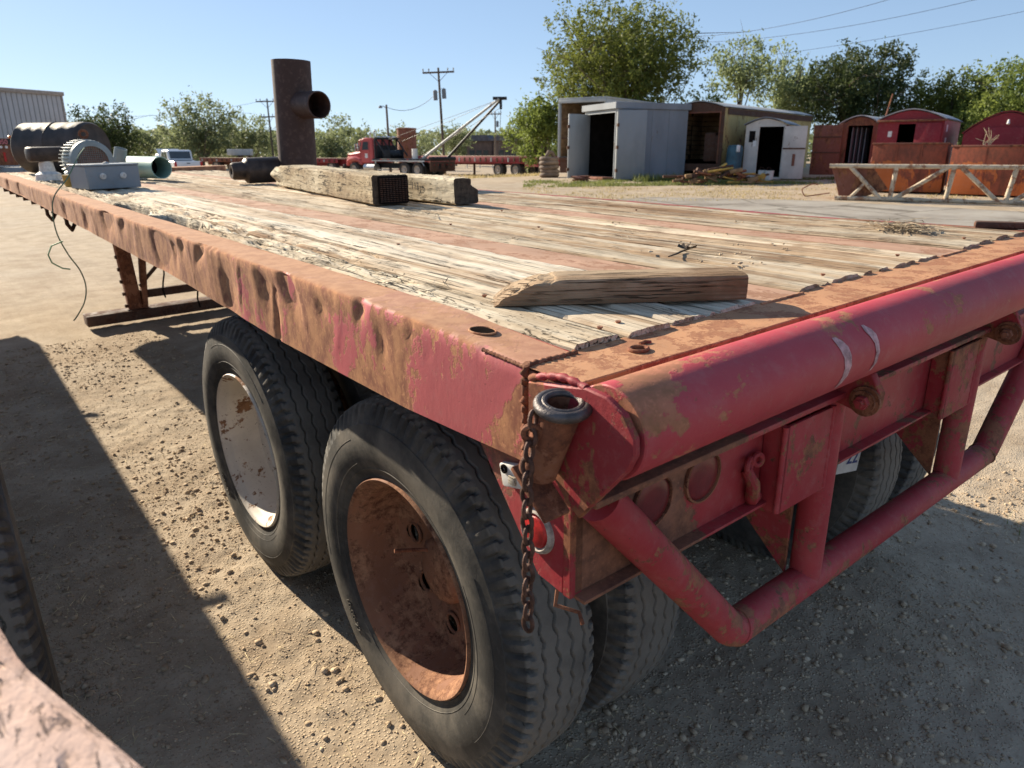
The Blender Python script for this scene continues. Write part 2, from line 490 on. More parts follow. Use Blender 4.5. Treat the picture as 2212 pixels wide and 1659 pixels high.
# loose stones and straw on the near ground
ICO = None
def ico_template():
    bm = bmesh.new(); bmesh.ops.create_icosphere(bm, subdivisions=1, radius=1.0)
    v = np.array([x.co[:] for x in bm.verts]); f = np.array([[q.index for q in x.verts] for x in bm.faces]); bm.free()
    return v, f
IV, IF = ico_template()
def scatter_stones(name, label, pts, rad, mat, flat=0.6, parent=None):
    n = len(pts); k = len(IV)
    sc = RNG.uniform(0.6, 1.3, (n, 1, 3)) * np.array([1, 1, flat])
    jit = 1 + RNG.uniform(-0.25, 0.25, (n, k, 1))
    an = RNG.uniform(0, 2 * PI, n)
    P = IV[None] * jit * sc * rad[:, None, None]
    ca, sa = np.cos(an)[:, None], np.sin(an)[:, None]
    X = P[..., 0] * ca - P[..., 1] * sa; Y = P[..., 0] * sa + P[..., 1] * ca
    P = np.stack([X, Y, P[..., 2]], -1) + pts[:, None, :]
    F = (IF[None] + (np.arange(n) * k)[:, None, None]).reshape(-1, 3)
    me = bpy.data.meshes.new(name)
    me.vertices.add(n * k); me.vertices.foreach_set('co', P.reshape(-1))
    me.loops.add(F.size); me.loops.foreach_set('vertex_index', F.reshape(-1))
    me.polygons.add(len(F)); me.polygons.foreach_set('loop_start', np.arange(0, F.size, 3)); me.polygons.foreach_set('loop_total', np.full(len(F), 3))
    me.update(calc_edges=True)
    o = obj(name, me, mat, parent)
    if label: tag(o, label, name.replace('_', ' ').split()[-1], None, 'stuff')
    return o
def m_stone():
    n = NT('loose_stone'); v = n.coord((1, 1, 1))
    c = n.ramp(n.noise(v, 21, 2), [(0.3, (0.28, 0.20, 0.135)), (0.5, (0.44, 0.33, 0.22)), (0.7, (0.62, 0.50, 0.36))])
    return n.fin(c, 0.95, n.bump(n.noise(v, 160, 4), 0.5, 0.004), 0, 0.1)
M['stone'] = m_stone()
ns = 90000
xs = np.concatenate([RNG.uniform(-1.2, 0.8, ns * 2 // 3), 0.1 + 3.6 * RNG.uniform(0, 1, ns - ns * 2 // 3) ** 1.3])
ys = np.concatenate([0.1 + 6.5 * RNG.uniform(0, 1, ns * 2 // 3) ** 1.35, RNG.uniform(-0.75, 1.2, ns - ns * 2 // 3)])
keep = RNG.uniform(0, 1, ns) < ss(0.3, 0.65, fbm(xs * 1.7, ys * 1.7, 12)) + 0.15
xs, ys = xs[keep], ys[keep]
rd = 0.0018 + 0.0028 * RNG.pareto(2.6, len(xs)); rd = np.clip(rd, 0.0018, 0.015)
zz = ground_z(xs, ys) + rd * 0.15 + (0.018 * (fbm(xs * 2.2, ys * 2.2, 3) - 0.5) + 0.013 * (fbm(xs * 9, ys * 9, 5, 3) - 0.5) + 0.013 * (fbm(xs * 24, ys * 24, 8, 2) - 0.5))
scatter_stones('gravel', 'loose tan stones strewn over the dirt beside the trailer wheels', np.stack([xs, ys, zz], 1), rd, M['stone'])
M['straw'] = m_plain('dry_straw', (0.62, 0.50, 0.30), 0.9, 0, 0.4, 20, 0.1)
def straw_mesh(n, cx, cy, cz, sx, sy, lmin, lmax, w=0.0012, lift=0.004):
    mb = MB()
    for i in range(n):
        x = cx + random.uniform(-1, 1) * sx; y = cy + random.uniform(-1, 1) * sy
        z = cz(x, y) if callable(cz) else cz
        l = random.uniform(lmin, lmax); a = random.uniform(0, 2 * PI); t = random.uniform(-0.12, 0.2)
        d = Vector((math.cos(a), math.sin(a), t)) * l
        p = Vector((x, y, z + random.uniform(0.001, lift)))
        s = Vector((-math.sin(a), math.cos(a), 0)) * w
        mid = p + d * 0.5 + Vector((random.uniform(-1, 1), random.uniform(-1, 1), 0.3)) * l * 0.06
        mb.add([p - s, p + s, mid + s + Vector((0, 0, w)), mid - s, p + d + s * 0.4, p + d - s * 0.4], [(0, 1, 2, 3), (3, 2, 4, 5)])
    return mb
so = straw_mesh(2200, -0.25, 2.4, gz, 1.1, 2.5, 0.015, 0.06).build('straw', M['straw'], None, 0, False)
tag(so, 'short bits of dry straw littering the dirt left of the wheels', 'straw', None, 'stuff')
# ------------------------------------------------------------------ the flatbed trailer
WID = 2.44; LEN = 8.75
TR = thing('flatbed_trailer', 'rusty red flatbed trailer with wooden plank deck and tail roller', 'trailer', TM)
_ty = [0, 0.18, 0.33, 0.6, 2.3, 7.0, 9.0]; _tz = [0.0, 0.007, 0.015, 0.018, 0.022, 0.032, 0.032]
def topz(y): return np.interp(y, _ty, _tz)
_by = [-0.2, 0, 0.4, 1.1, 2.0, 4.0, 6.1, 9]; _bz = [-0.172, -0.174, -0.190, -0.184, -0.146, -0.115, -0.085, -0.072]
def botz(y): return np.interp(y, _by, _bz)
def deckz(x, y):
    return np.interp(y, [0, 0.6, 2.3, 7.0, 9.0], [0.0, 0.004, 0.013, 0.030, 0.030]) - (np.asarray(x) / WID) * (0.018 * ss(0, 1, y) + 0.05 * ss(1, 8, y))

DENTS = [(3.25, -0.005, 0.16, 0.040, 0.034, 0.2), (2.88, 0.005, 0.06, 0.030, 0.016, -0.3), (2.30, -0.040, 0.17, 0.060, 0.030, 0.5), (2.07, -0.035, 0.05, 0.026, 0.013, 0.3),
         (1.95, 0.002, 0.03, 0.022, 0.012, 0.0), (1.745, 0.004, 0.05, 0.026, 0.026, -0.6), (3.80, -0.055, 0.10, 0.045, 0.020, 0.4), (6.6, -0.03, 0.2, 0.06, 0.03, 0),
         (1.50, -0.095, 0.075, 0.055, 0.020, 0.1), (1.17, -0.035, 0.075, 0.040, 0.019, 0.5), (1.015, -0.015, 0.055, 0.033, 0.028, 0.7), (0.80, -0.035, 0.030, 0.018, 0.009, 0.8),
         (0.585, 0.0, 0.026, 0.022, 0.017, -0.2), (0.49, -0.06, 0.026, 0.024, 0.007, 0.1), (0.37, -0.02, 0.012, 0.010, 0.006, 0), (0.30, -0.045, 0.007, 0.006, 0.004, 0),
         (4.45, -0.04, 0.10, 0.04, 0.014, 0.3), (7.4, -0.02, 0.15, 0.05, 0.02, 0)]
def rail_face_x(y, z):
    wy = y + 0.05 * (fbm(y * 3, z * 14, 61) - 0.5); wz = z + 0.03 * (fbm(y * 6, z * 9, 62) - 0.5)
    d = 0.005 * (fbm(y * 2.1, z * 3, 21) - 0.5) + 0.009 * (fbm(y * 3.3, z * 2.2, 22, 3) - 0.5) * ss(0.7, 1.6, y)
    for (a, b, sy, sz, dep, sk) in DENTS:
        t = (wy - a - sk * (wz - b)) / sy
        q = np.exp(-np.where(wz > b, ((wz - b) / sz) ** 2, ((wz - b) / (sz * 1.7)) ** 2))
        d = d + 0.72 * dep * q * np.exp(-np.where(t > 0, (t * 2.6) ** 2, (t * 0.85) ** 2))      # steep on one side, long run-out on the other
    d = d + 0.003 * (fbm(y * 13, z * 2.5, 23, 3) - 0.5) * 2 * ss(0.6, 1.6, y)
    for (a, w, h, k) in ((3.55, 0.03, 0.010, 0.5), (2.62, 0.02, 0.008, -0.4), (1.86, 0.012, 0.006, 0.2), (1.34, 0.015, 0.007, -0.3), (0.93, 0.010, 0.005, 0.4), (0.68, 0.008, 0.0035, -0.2), (4.1, 0.03, 0.01, 0.3), (4.9, 0.04, 0.012, -0.3)):
        d = d - 0.6 * h * np.clip(1 - np.abs(wy - a - k * z) / w, 0, 1) * ss(-0.18, -0.10, z)
    # crease folded across the rail
    d = d + 0.012 * np.exp(-((wy - 1.09) / 0.012) ** 2) * ss(-0.02, -0.06, z)
    return d
def rail_top_line(y):
    e = 0.0 * y
    for a, w, dp in ((1.74, 0.03, 0.010), (1.67, 0.016, 0.006), (1.62, 0.016, 0.007), (1.57, 0.02, 0.006), (0.585, 0.02, 0.008), (0.12, 0.012, 0.006), (1.96, 0.02, 0.006), (2.35, 0.03, 0.005)):
        e = e - dp * np.exp(-((y - a) / w) ** 2)
    return e

def side_rail(name, x0, sgn, detail, label=None):
    ys = np.concatenate([np.arange(0, 2.6, 0.012), np.arange(2.6, LEN + 0.01, 0.03)]) if detail else np.linspace(0, LEN, 120)
    prof = []                                        # running over the section: inner top, outer top (rounded), face, bottom lip
    nz = 16 if detail else 5
    P = []
    for y in ys:
        zt = float(topz(y)) if sgn > 0 else float(deckz(WID, y)); zb = float(botz(y)) if sgn > 0 else zt - 0.16
        row = []
        tl = float(rail_top_line(np.array(y))) if detail else 0
        for t in np.linspace(0.111, 0.014, 5): row.append((t, zt + (0.0015 * math.sin(y * 9 + t * 40) if detail else 0)))
        for an in (70, 45, 20): row.append((0.014 - 0.014 * math.cos(R(an)), zt - 0.014 + 0.014 * math.sin(R(an)) + tl))
        for t in np.linspace(0.08, 1, nz):
            z = zt - 0.014 + (zb - zt + 0.014) * t
            row.append((0.0, z))
        row.append((0.03, zb)); row.append((0.03, zb + 0.012)); row.append((0.012, zb + 0.012)); row.append((0.012, zt - 0.012)); row.append((0.111, zt - 0.012)); row.append((0.111, zt))
        P.append([(q[0], y, q[1]) for q in row])
    P = np.array(P)
    if detail:
        n0 = 5; n1 = 8 + nz
        dx = rail_face_x(P[:, n0:n1, 1], P[:, n0:n1, 2])
        dx[:, :3] *= np.array([0.25, 0.5, 0.8])
        dx[:, -1] *= 0.5
        dx *= ss(0, 0.05, P[:, n0:n1, 1])
        P[:, n0:n1, 0] += dx
    P[..., 0] = x0 + sgn * P[..., 0]
    mb = MB().grid(P)
    m = P.shape[1]
    mb.f.append(tuple(range(m)))
    o = mb.build(name, M['rail'] if detail else M['redrust'], TR, 50, False)
    return o
rail_l = side_rail('side_rail', 0.0, 1, True)
rail_l['label'] = 'dented left side rail, red paint worn to rust'
side_rail('side_rail', WID, -1, False)
# welds, folded lip and pocket hole on the near rail
wb = MB()
pts = [(-0.002 + 0.003 * math.sin(i * 1.7), -0.003 + 0.002 * math.sin(i * 2.9), 0.004 - 0.178 * i / 40) for i in range(41)]
wb.sweep(pts, [0.0075 + 0.002 * math.sin(i * 2.3) for i in range(41)], 8)
wb.build('weld_seam', M['rust'], rail_l, 60)
wb = MB()
wb.sweep([(0.004 + 0.106 * i / 24, -0.001 + 0.002 * math.sin(i * 2.1), 0.0005) for i in range(25)], [0.0055 + 0.0015 * math.sin(i * 1.9) for i in range(25)], 8)
wb.build('weld_seam', M['rust'], rail_l, 60)
wb = MB()
wb.sweep([(0.003, 0.01 + 0.11 * i / 24, float(topz(0.01 + 0.11 * i / 24)) - 0.004) for i in range(25)], [0.0035 + 0.001 * math.sin(i * 2.7) for i in range(25)], 6)
wb.build('weld_seam', M['rust'], rail_l, 60)
ho = MB()
hz0 = float(topz(0.2))
for k in range(1):
    ring = [(0.062 + 0.0 + 0.021 * math.cos(2 * PI * i / 28), 0.2 + 0.030 * math.sin(2 * PI * i / 28)) for i in range(28)]
    ho.add([(x, y, hz0 + 0.0012) for x, y in ring], [tuple(range(28))])
ho.build('stake_hole', M['black'], rail_l, 0)  # flat black disc painted in place of the hole's inner shade
ho = MB(); ho.sweep([(0.062 + 0.022 * math.cos(2 * PI * i / 32), 0.2 + 0.031 * math.sin(2 * PI * i / 32), hz0 + 0.001) for i in range(32)], 0.002, 6, closed=True)
ho.build('hole_rim', M['plate'], rail_l)

# front cross rail
mb = MB(); mb.prism([(0.0, -0.10), (0.0, 0.03), (0.10, 0.03), (0.10, -0.10)], 0.0, WID, 'X')
fr = MB()
fr.prism([(0.06, LEN - 0.10), (0.0, LEN), (0.16, LEN + 0.18), (WID - 0.16, LEN + 0.18), (WID, LEN), (WID - 0.06, LEN - 0.10)], -0.09, 0.025, 'Z', 0.004)
fr.build('front_rail', M['rail'], TR)

# rear deck plate (thick steel), flame cut edge
def rear_plate():
    xs = np.linspace(-0.002, WID + 0.002, 240); mb = MB()
    edge = -0.1205 + 0.0016 * (fbm(xs * 9, xs * 0, 2) - 0.5) * 2 - 0.004 * np.exp(-((xs - 0.42) / 0.012) ** 2)
    rows = []
    for y_, z_ in ((0.012, 0.0), (0.0, 0.0), (-0.03, 0.0), (-0.06, 0.0), (-0.09, 0.0), (None, 0.0), (None, -0.002), (None, -0.016), (-0.06, -0.016), (0.012, -0.016)):
        y = edge + (0.002 if z_ == 0.0 else 0) if y_ is None else np.full_like(xs, y_)
        rows.append(np.stack([xs, y, np.full_like(xs, z_) + (0.0008 * (fbm(xs * 6, y * 30, 7) - 0.5) if z_ == 0.0 else 0)], -1))
    mb.grid(np.stack(rows, 0))
    return mb.build('rear_plate', M['plate'], TR, 40, False)
rp = rear_plate()
wb = MB()
wb.torus((0.205, -0.062, 0.0025), (0, 0, 1), 0.014, 0.0038, 24, 8, 1.25)
wb.sweep([(0.235, -0.038, 0.001), (0.247, -0.040, 0.003), (0.258, -0.043, 0.001)], 0.0035, 8)
wb.build('weld_scar', M['redrust'], rp)

# steel strips let into the deck
S1, S2 = (0.668, 0.839), (1.601, 1.772)
for a, b in (S1, S2):
    ys = np.concatenate([np.linspace(-0.003, 3, 60), np.linspace(3.1, LEN - 0.11, 40)]); rows = []
    for x_, dz in ((a, -0.012), (a, 0.0), ((a + b) / 2, 0.001), (b, 0.0), (b, -0.012)):
        rows.append(np.stack([np.full_like(ys, x_), ys, deckz(x_, ys) + dz + 0.0005 + 0.0012 * (fbm(ys * 2, ys * 0 + x_, 3) - 0.5)], -1))
    MB().grid(np.stack(rows, 0)).build('deck_strip', M['strip'], TR, 30, False)
    ws = MB(); ws.sweep([(a + (b - a) * i / 20, -0.003, 0.0012 + 0.0006 * math.sin(i * 2.2)) for i in range(21)], 0.0032, 6)
    ws.build('weld_seam', M['plate'], TR, 60)

# deck planks, each its own piece
def plank(x0, x1, seed, kind):
    y0 = 0.002 + 0.014 * random.random()
    ys = [y0]; s = 0.007
    while ys[-1] < LEN - 0.12:
        s = min(0.05, s * 1.006); ys.append(ys[-1] + s)
    ys = np.array(ys); ny = len(ys)
    nx = 17; u = np.linspace(0, 1, nx)
    U, Y = np.meshgrid(u, ys, indexing='xy')
    gap = 0.0050 + 0.003 * random.random()
    X = x0 + gap + (x1 - x0 - 2 * gap) * U
    edge_wob = 0.004 * (fbm(Y * 3.2, Y * 0 + seed, seed) - 0.5)
    rough = {0: ss(0.30, 0.75, Y) * (1 - 0.5 * ss(6, 8, Y)), 1: 0.75 * ss(0.6, 1.3, Y), 2: 0.25 * ss(1.0, 2.0, Y), 3: 0.18}.get(kind, 0.14) * np.ones_like(Y)
    cup = 0.002 * (1 - (2 * U - 1) ** 2)
    Z = 0.0085 + random.uniform(-0.002, 0.003) + cup + 0.003 * (fbm(Y * 0.7, U * 2, seed) - 0.5)
    er = fbm(X * 26, Y * 7, seed + 1, 4); er2 = fbm(X * 60, Y * 5, seed + 2, 3)
    Z = Z - rough * (0.024 * ss(0.48, 0.78, er) + 0.012 * ss(0.5, 0.75, er2)) + rough * 0.006 * (er2 - 0.4)
    if kind >= 2: Z = Z - 0.010 * ss(0.66, 0.8, fbm(X * 22, Y * 1.1, seed + 5, 3))
    edg = np.minimum(U, 1 - U) * (x1 - x0)
    Z = Z - 0.006 * (1 - ss(0, 0.007, edg))
    X = X + edge_wob * (1 if True else 0)
    if kind == 0:                                    # rotted-away stretch beside the rail
        hole = np.maximum(np.exp(-((Y - 2.55) / 0.33) ** 4), np.exp(-((Y - 3.35) / 0.36) ** 4))
        hole = hole * (0.75 + 0.5 * fbm(Y * 5, Y * 0, 9))
        X = X + hole * 0.085 * (1 - U)
        X = X + 0.012 * (fbm(Y * 9, U * 0, 31) - 0.5) * (1 - U) * ss(0.5, 0.9, Y)
    zt = deckz(X, Y) + Z
    rag = 0.005 * (fbm(X * 70, Y * 0 + seed, seed + 9, 3) - 0.5)
    Yt = Y + rag * (1 - ss(y0, y0 + 0.06, Y))
    top = np.stack([X, Yt, zt], -1)
    lo = top[:, [0, -1]].copy(); lo[..., 2] -= 0.045
    P = np.concatenate([lo[:, :1], top, lo[:, 1:]], 1)
    mb = MB().grid(P)
    m = P.shape[1]
    mb.f.append(tuple(range(m)))
    mb.f.append(tuple((ny - 1) * m + i for i in range(m - 1, -1, -1)))
    o = mb.build('plank', M['plank_rough'] if kind == 0 else M['plank_grey'] if kind == 3 else M['plank'], TR, 40, False)
    return o
kinds = {0: 0, 1: 1, 2: 3, 3: 3}
def plank_row(a, b, n, k0):
    ws = [random.uniform(0.92, 1.08) for _ in range(n)]; t = sum(ws); x = a
    for i, w in enumerate(ws):
        plank(x, x + (b - a) * w / t, 3.0 + 7.7 * (k0 + i), kinds.get(k0 + i, 4)); x += (b - a) * w / t
plank_row(0.113, 0.666, 4, 0); plank_row(0.841, 1.599, 5, 4); plank_row(1.774, 2.327, 4, 9)
# rusty bolt heads standing in the planks
for bx, by in ((0.228, 0.055), (0.285, 0.062), (0.232, 0.42), (0.60, 0.07), (1.02, 0.05), (1.45, 0.06), (1.95, 0.07), (1.16, 1.3), (0.95, 1.6), (0.5, 1.25), (1.45, 1.9), (1.95, 1.5)):
    z = float(deckz(bx, by)) + 0.0105
    mb = MB(); mb.lathe([(0, 0.0), (0, 0.003), (0.004, 0.006), (0.0055, 0.0055), (0.005, 0.003), (0.0045, 0.0)], (bx, by, z), (0, 0, 1), 14)
    mb.build('bolt_head', M['rust'], TR)

# tail: roller, end plates, pocket, rear beam
RC = (-0.213, -0.042); RR = 0.0706
def roller():
    xs = np.linspace(-0.026, WID + 0.026, 160); an = np.linspace(0, 2 * PI, 72, endpoint=False)
    A, X = np.meshgrid(an, xs)
    r = RR + 0.0009 * (fbm(X * 5, np.cos(A) * 2 + 3, 4) - 0.5) - 0.002 * np.exp(-((X - 2.0) / 0.02) ** 2) * (np.cos(A - 2.6) > 0.5)
    P = np.stack([X, RC[0] + r * np.cos(A), RC[1] + r * np.sin(A)], -1)
    mb = MB().grid(P, True)
    mb.lathe([(0, RR), (-0.002, RR - 0.002), (-0.002, 0.03), (0.0, 0.0)], (-0.026, *RC), (1, 0, 0), 48)
    mb.lathe([(0, RR), (0.002, RR - 0.002), (0.002, 0.03), (0.0, 0.0)], (WID + 0.026, *RC), (1, 0, 0), 48)
    return mb.build('tail_roller', M['roller'], TR, 40, True)
ro = roller()
M['chalk'] = m_plain('white_paint_smear', (0.44, 0.26, 0.26), 0.8, 0, 0.45, 60, 0.1)
def smear(name, pts):                                # pts: (x, angle deg on the roller, half width)
    mb = MB(); rows = []
    for x, a, w in pts:
        rows.append([(x + s * w, RC[0] + (RR + 0.0012) * math.cos(R(a)), RC[1] + (RR + 0.0012) * math.sin(R(a))) for s in (-1, -0.5, 0, 0.5, 1)])
    mb.grid(np.array(rows)).build(name, M['chalk'], ro, 60, False)
smear('paint_mark', [(0.492, 132, 0.006), (0.50, 142, 0.012), (0.507, 152, 0.014), (0.512, 165, 0.013), (0.513, 180, 0.012), (0.510, 195, 0.010), (0.505, 207, 0.007), (0.500, 214, 0.003)])
smear('paint_mark', [(0.602, 128, 0.004), (0.608, 138, 0.012), (0.616, 148, 0.012), (0.621, 160, 0.008), (0.624, 175, 0.007), (0.622, 192, 0.006), (0.616, 205, 0.003)])

def end_plate(x0, x1, nm):
    out = [(-0.06, 0.0), (-0.135, 0.012), (-0.185, 0.022), (-0.225, 0.019), (-0.258, 0.003), (-0.279, -0.026), (-0.281, -0.050), (-0.268, -0.078), (-0.243, -0.108), (-0.176, -0.190), (-0.15, -0.172), (-0.10, -0.125), (-0.06, -0.12)]
    mb = MB(); mb.prism(out, x0, x1, 'X', 0.0025)
    return mb.build(nm, M['redrust'], TR)
ep = end_plate(-0.047, -0.034, 'roller_end_plate')
end_plate(WID + 0.034, WID + 0.047, 'roller_end_plate')
mb = MB(); mb.sweep([(-0.040, -0.06 - 0.12 * i / 16, 0.003 + 0.02 * math.sin(PI * i / 22)) for i in range(17)] , [0.006 + 0.0015 * math.sin(i * 2.1) for i in range(17)], 8)
mb.build('weld_bead', M['redrust'], ep, 60)
mb = MB(); mb.box((-0.072, -0.118, -0.155), (0.05, 0.10, 0.009), 0.002, Matrix.Rotation(R(38), 4, 'X'))
mb.build('support_tab', M['rust'], ep)
# rear corner box between rail end and roller bracket
mb = MB(); mb.prism([(-0.004, -0.004), (-0.118, -0.018), (-0.118, -0.12), (-0.085, -0.19), (-0.004, -0.175)], -0.001, 0.03, 'X', 0.002)
mb.build('corner_block', M['redrust'], TR)
mb = MB(); mb.prism([(-0.06, -0.018), (-0.118, -0.018), (-0.118, -0.12), (-0.06, -0.14)], -0.036, 0.0, 'X', 0.002)
mb.build('bracket_spacer', M['redrust'], TR)
# pipe pocket with a thick iron ring
PK = Vector((-0.070, -0.165, -0.004))
mb = MB(); mb.pipe(PK + Vector((-0.004, 0.050, -0.118)), PK + Vector((0, 0, 0.0)), 0.0300, 0.025, 32)
pk = mb.build('pipe_pocket', M['rust'], TR)
mb = MB(); mb.torus(PK, (-0.07, -0.16, 1), 0.0345, 0.0085, 40, 14)
mb.torus(PK + Vector((0, 0, 0.004)), (-0.07, -0.16, 1), 0.0275, 0.005, 40, 10)
mb.build('pocket_ring', M['iron'], pk)
mb = MB(); mb.torus(PK + Vector((-0.040, 0.022, -0.038)), (0.5, 0.6, 0.2), 0.012, 0.0045, 20, 8)
mb.build('chain_eye', M['rust'], pk)

# rear channel beam with lights and lip
rb = MB()
rb.box2((0.03, -0.092, -0.405), (WID - 0.03, -0.080, -0.192), 0.002)
rb.box2((0.0, -0.168, -0.196), (WID, -0.0925, -0.183), 0.003)
rb.box2((0.03, -0.118, -0.413), (WID - 0.03, -0.02, -0.4055), 0.002)
rbo = rb.build('rear_beam', M['beam'], TR)
M['lens'] = m_plain('dusty_red_lens', (0.16, 0.018, 0.02), 0.3, 0, 0.3, 14, 0.08, 0.5)
def tail_light(x, z, r, par, y=-0.093, col=(0.16, 0.012, 0.014)):
    mb = MB(); mb.lathe([(0, r * 1.12), (0.006, r * 1.1), (0.007, r * 1.02), (0.003, r), (0.0, r)], (x, y, z), (0, -1, 0), 40)
    o = mb.build('tail_light', M['rust'], par)
    mb = MB(); mb.lathe([(0.001, r * 0.995), (0.004, r * 0.9), (0.006, r * 0.5), (0.0065, 0.0)], (x, y, z), (0, -1, 0), 40)
    mb.build('lens', M['lens'], o)
tail_light(0.225, -0.288, 0.050, rbo); tail_light(0.375, -0.286, 0.050, rbo)
for hx, hz_, hw, hh in ((0.955, -0.245, 0.010, 0.016), (0.865, -0.235, 0.006, 0.014), (1.03, -0.225, 0.004, 0.004)):
    mb = MB(); mb.add([(hx + hw * math.cos(2 * PI * i / 16), -0.0935, hz_ + hh * math.sin(2 * PI * i / 16)) for i in range(16)], [tuple(range(16))])
    mb.build('drain_hole', M['black'], rbo, 0)  # flat black ovals stand for the shade inside the holes
# side gusset with electric box and marker lamp
mb = MB(); mb.prism([(0.19, -0.165), (-0.004, -0.405), (-0.07, -0.412), (-0.078, -0.16)], 0.022, 0.030, 'X', 0.002)
gs = mb.build('side_gusset', M['red'], TR)
mb = MB(); mb.prism([(-0.072, -0.19), (-0.072, -0.412), (-0.092, -0.412), (-0.092, -0.19)], 0.020, 0.05, 'X', 0.002)
mb.build('corner_angle', M['redrust'], TR)
M['white'] = m_plain('dirty_white_plastic', (0.62, 0.60, 0.56), 0.6, 0, 0.2, 40, 0.1)
mb = MB(); mb.box((0.014, 0.052, -0.222), (0.016, 0.062, 0.046), 0.005, Matrix.Rotation(R(-14), 4, 'X'))
eb = mb.build('connector_box', M['white'], gs)
mb = MB(); mb.box((0.004, 0.044, -0.226), (0.008, 0.018, 0.016), 0.002); mb.build('terminal', M['plank_grey'], eb)
mb = MB(); mb.torus((0.004, 0.068, -0.212), (1, 0, 0), 0.006, 0.003, 14, 6); mb.build('terminal', M['black'], eb)
mb = MB(); mb.lathe([(0, 0.044), (0.006, 0.042), (0.010, 0.036), (0.006, 0.032), (0.004, 0.031)], (0.022, -0.005, -0.312), (-1, 0, 0.05), 36)
M['dirtyring'] = m_plain('grimy_lamp_ring', (0.36, 0.32, 0.28), 0.7, 0, 0.4, 50, 0.2)
mk = mb.build('marker_lamp', M['dirtyring'], gs)
M['redlens'] = m_plain('bright_red_reflector', (0.45, 0.025, 0.025), 0.35, 0, 0.3, 60, 0.2, 0.4)
mb = MB(); mb.lathe([(0.004, 0.032), (0.010, 0.028), (0.013, 0.016), (0.0135, 0.0)], (0.022, -0.005, -0.312), (-1, 0, 0.05), 32)
mb.build('reflector', M['redlens'], mk)

# bumper loop of pipe
BY, BZ, BR = -0.117, -0.697, 0.0395
bp = MB()
def bend(pts, r=0.05, n=5):
    out = [Vector(pts[0])]
    for i in range(1, len(pts) - 1):
        p = Vector(pts[i]); a = (Vector(pts[i - 1]) - p).normalized(); b = (Vector(pts[i + 1]) - p).normalized()
        p0 = p + a * r; p1 = p + b * r
        for k in range(n + 1):
            t = k / n; out.append((1 - t) ** 2 * p0 + 2 * t * (1 - t) * p + t * t * p1)
    out.append(Vector(pts[-1])); return out
path = bend([(0.055, BY - 0.002, -0.215), (0.495, BY, BZ), (WID - 0.495, BY, BZ), (WID - 0.055, BY - 0.002, -0.215)], 0.022, 3)
bp.sweep(path, BR, 28)
bpo = bp.build('bumper_pipe', M['red'], TR)
for bx in (0.495, WID - 0.495):
    mb = MB(); s = 1 if bx < 1 else -1
    mb.torus((bx + s * 0.014, BY, BZ + 0.002), (s * 1.0, 0, 0.45 * -1), BR + 0.0005, 0.0035, 28, 6)
    mb.build('weld_ring', M['red'], bpo)
for bx in (0.80, 1.63):
    mb = MB(); mb.tube((bx, BY, BZ + 0.01), (bx, BY, -0.20), 0.037, None, 24)
    po = mb.build('bumper_post', M['red'], TR)
    mb = MB(); mb.box2((bx - 0.215, BY - 0.030, -0.425), (bx - 0.022, BY - 0.022, -0.222), 0.0015)
    mb.box2((bx - 0.217, BY - 0.030, -0.425), (bx - 0.206, -0.094, -0.222), 0.0015)
    pl = mb.build('post_plate', M['red'], po)
    for xx in (bx - 0.222, bx - 0.030):
        mb = MB(); mb.sweep([(xx, BY - 0.027, -0.42 + 0.2 * i / 20) for i in range(21)], [0.006 + 0.0015 * math.sin(i * 2.6) for i in range(21)], 8); mb.build('weld_bead', M['red'], pl, 60)
    mb = MB(); mb.prism([(BY + 0.03, BZ + 0.02), (BY + 0.03, -0.42), (0.20, -0.42)], bx - 0.045, bx - 0.037, 'X', 0.001)
    mb.build('post_brace', M['redrust'], po)
    # roller support with pivot bolt
    mb = MB(); mb.prism([(-0.10, -0.20), (-0.215, -0.225), (-0.238, -0.205), (-0.240, -0.17), (-0.215, -0.13), (-0.10, -0.13)], bx - 0.03, bx - 0.005, 'X', 0.002)
    so = mb.build('roller_support', M['redrust'], TR)
    px_ = bx - 0.03
    mb = MB(); mb.lathe([(0.0, 0.0), (0.0, 0.033), (0.008, 0.033), (0.008, 0.025), (0.014, 0.025), (0.014, 0.0)], (px_, -0.212, -0.19), (-1, 0, 0), 28)
    mb.build('washer', M['rust'], so)
    mb = MB(); mb.lathe([(0.012, 0.016), (0.026, 0.015), (0.026, 0.009), (0.034, 0.008), (0.034, 0.0)], (px_, -0.212, -0.19), (-1, 0, 0), 6)
    mb.build('bolt_head', M['red'], so, 20)
# air line couplings
mb = MB()
mb.torus((0.515, -0.108, -0.300), (0.3, -1, 0), 0.014, 0.006, 20, 8); mb.torus((0.546, -0.108, -0.297), (-0.3, -1, 0.1), 0.012, 0.006, 20, 8)
mb.sweep([(0.520, -0.10, -0.315), (0.528, -0.115, -0.345), (0.535, -0.112, -0.375), (0.55, -0.10, -0.395), (0.575, -0.10, -0.392)], [0.012, 0.014, 0.016, 0.015, 0.011], 10)
mb.build('air_coupling', M['redrust'], TR)
# bent bracket under the corner
mb = MB(); mb.sweep([(0.03, -0.05, -0.41), (0.022, -0.052, -0.445), (0.05, -0.085, -0.455), (0.045, -0.1, -0.47)], 0.004, 8); mb.build('broken_bracket', M['rust'], TR)

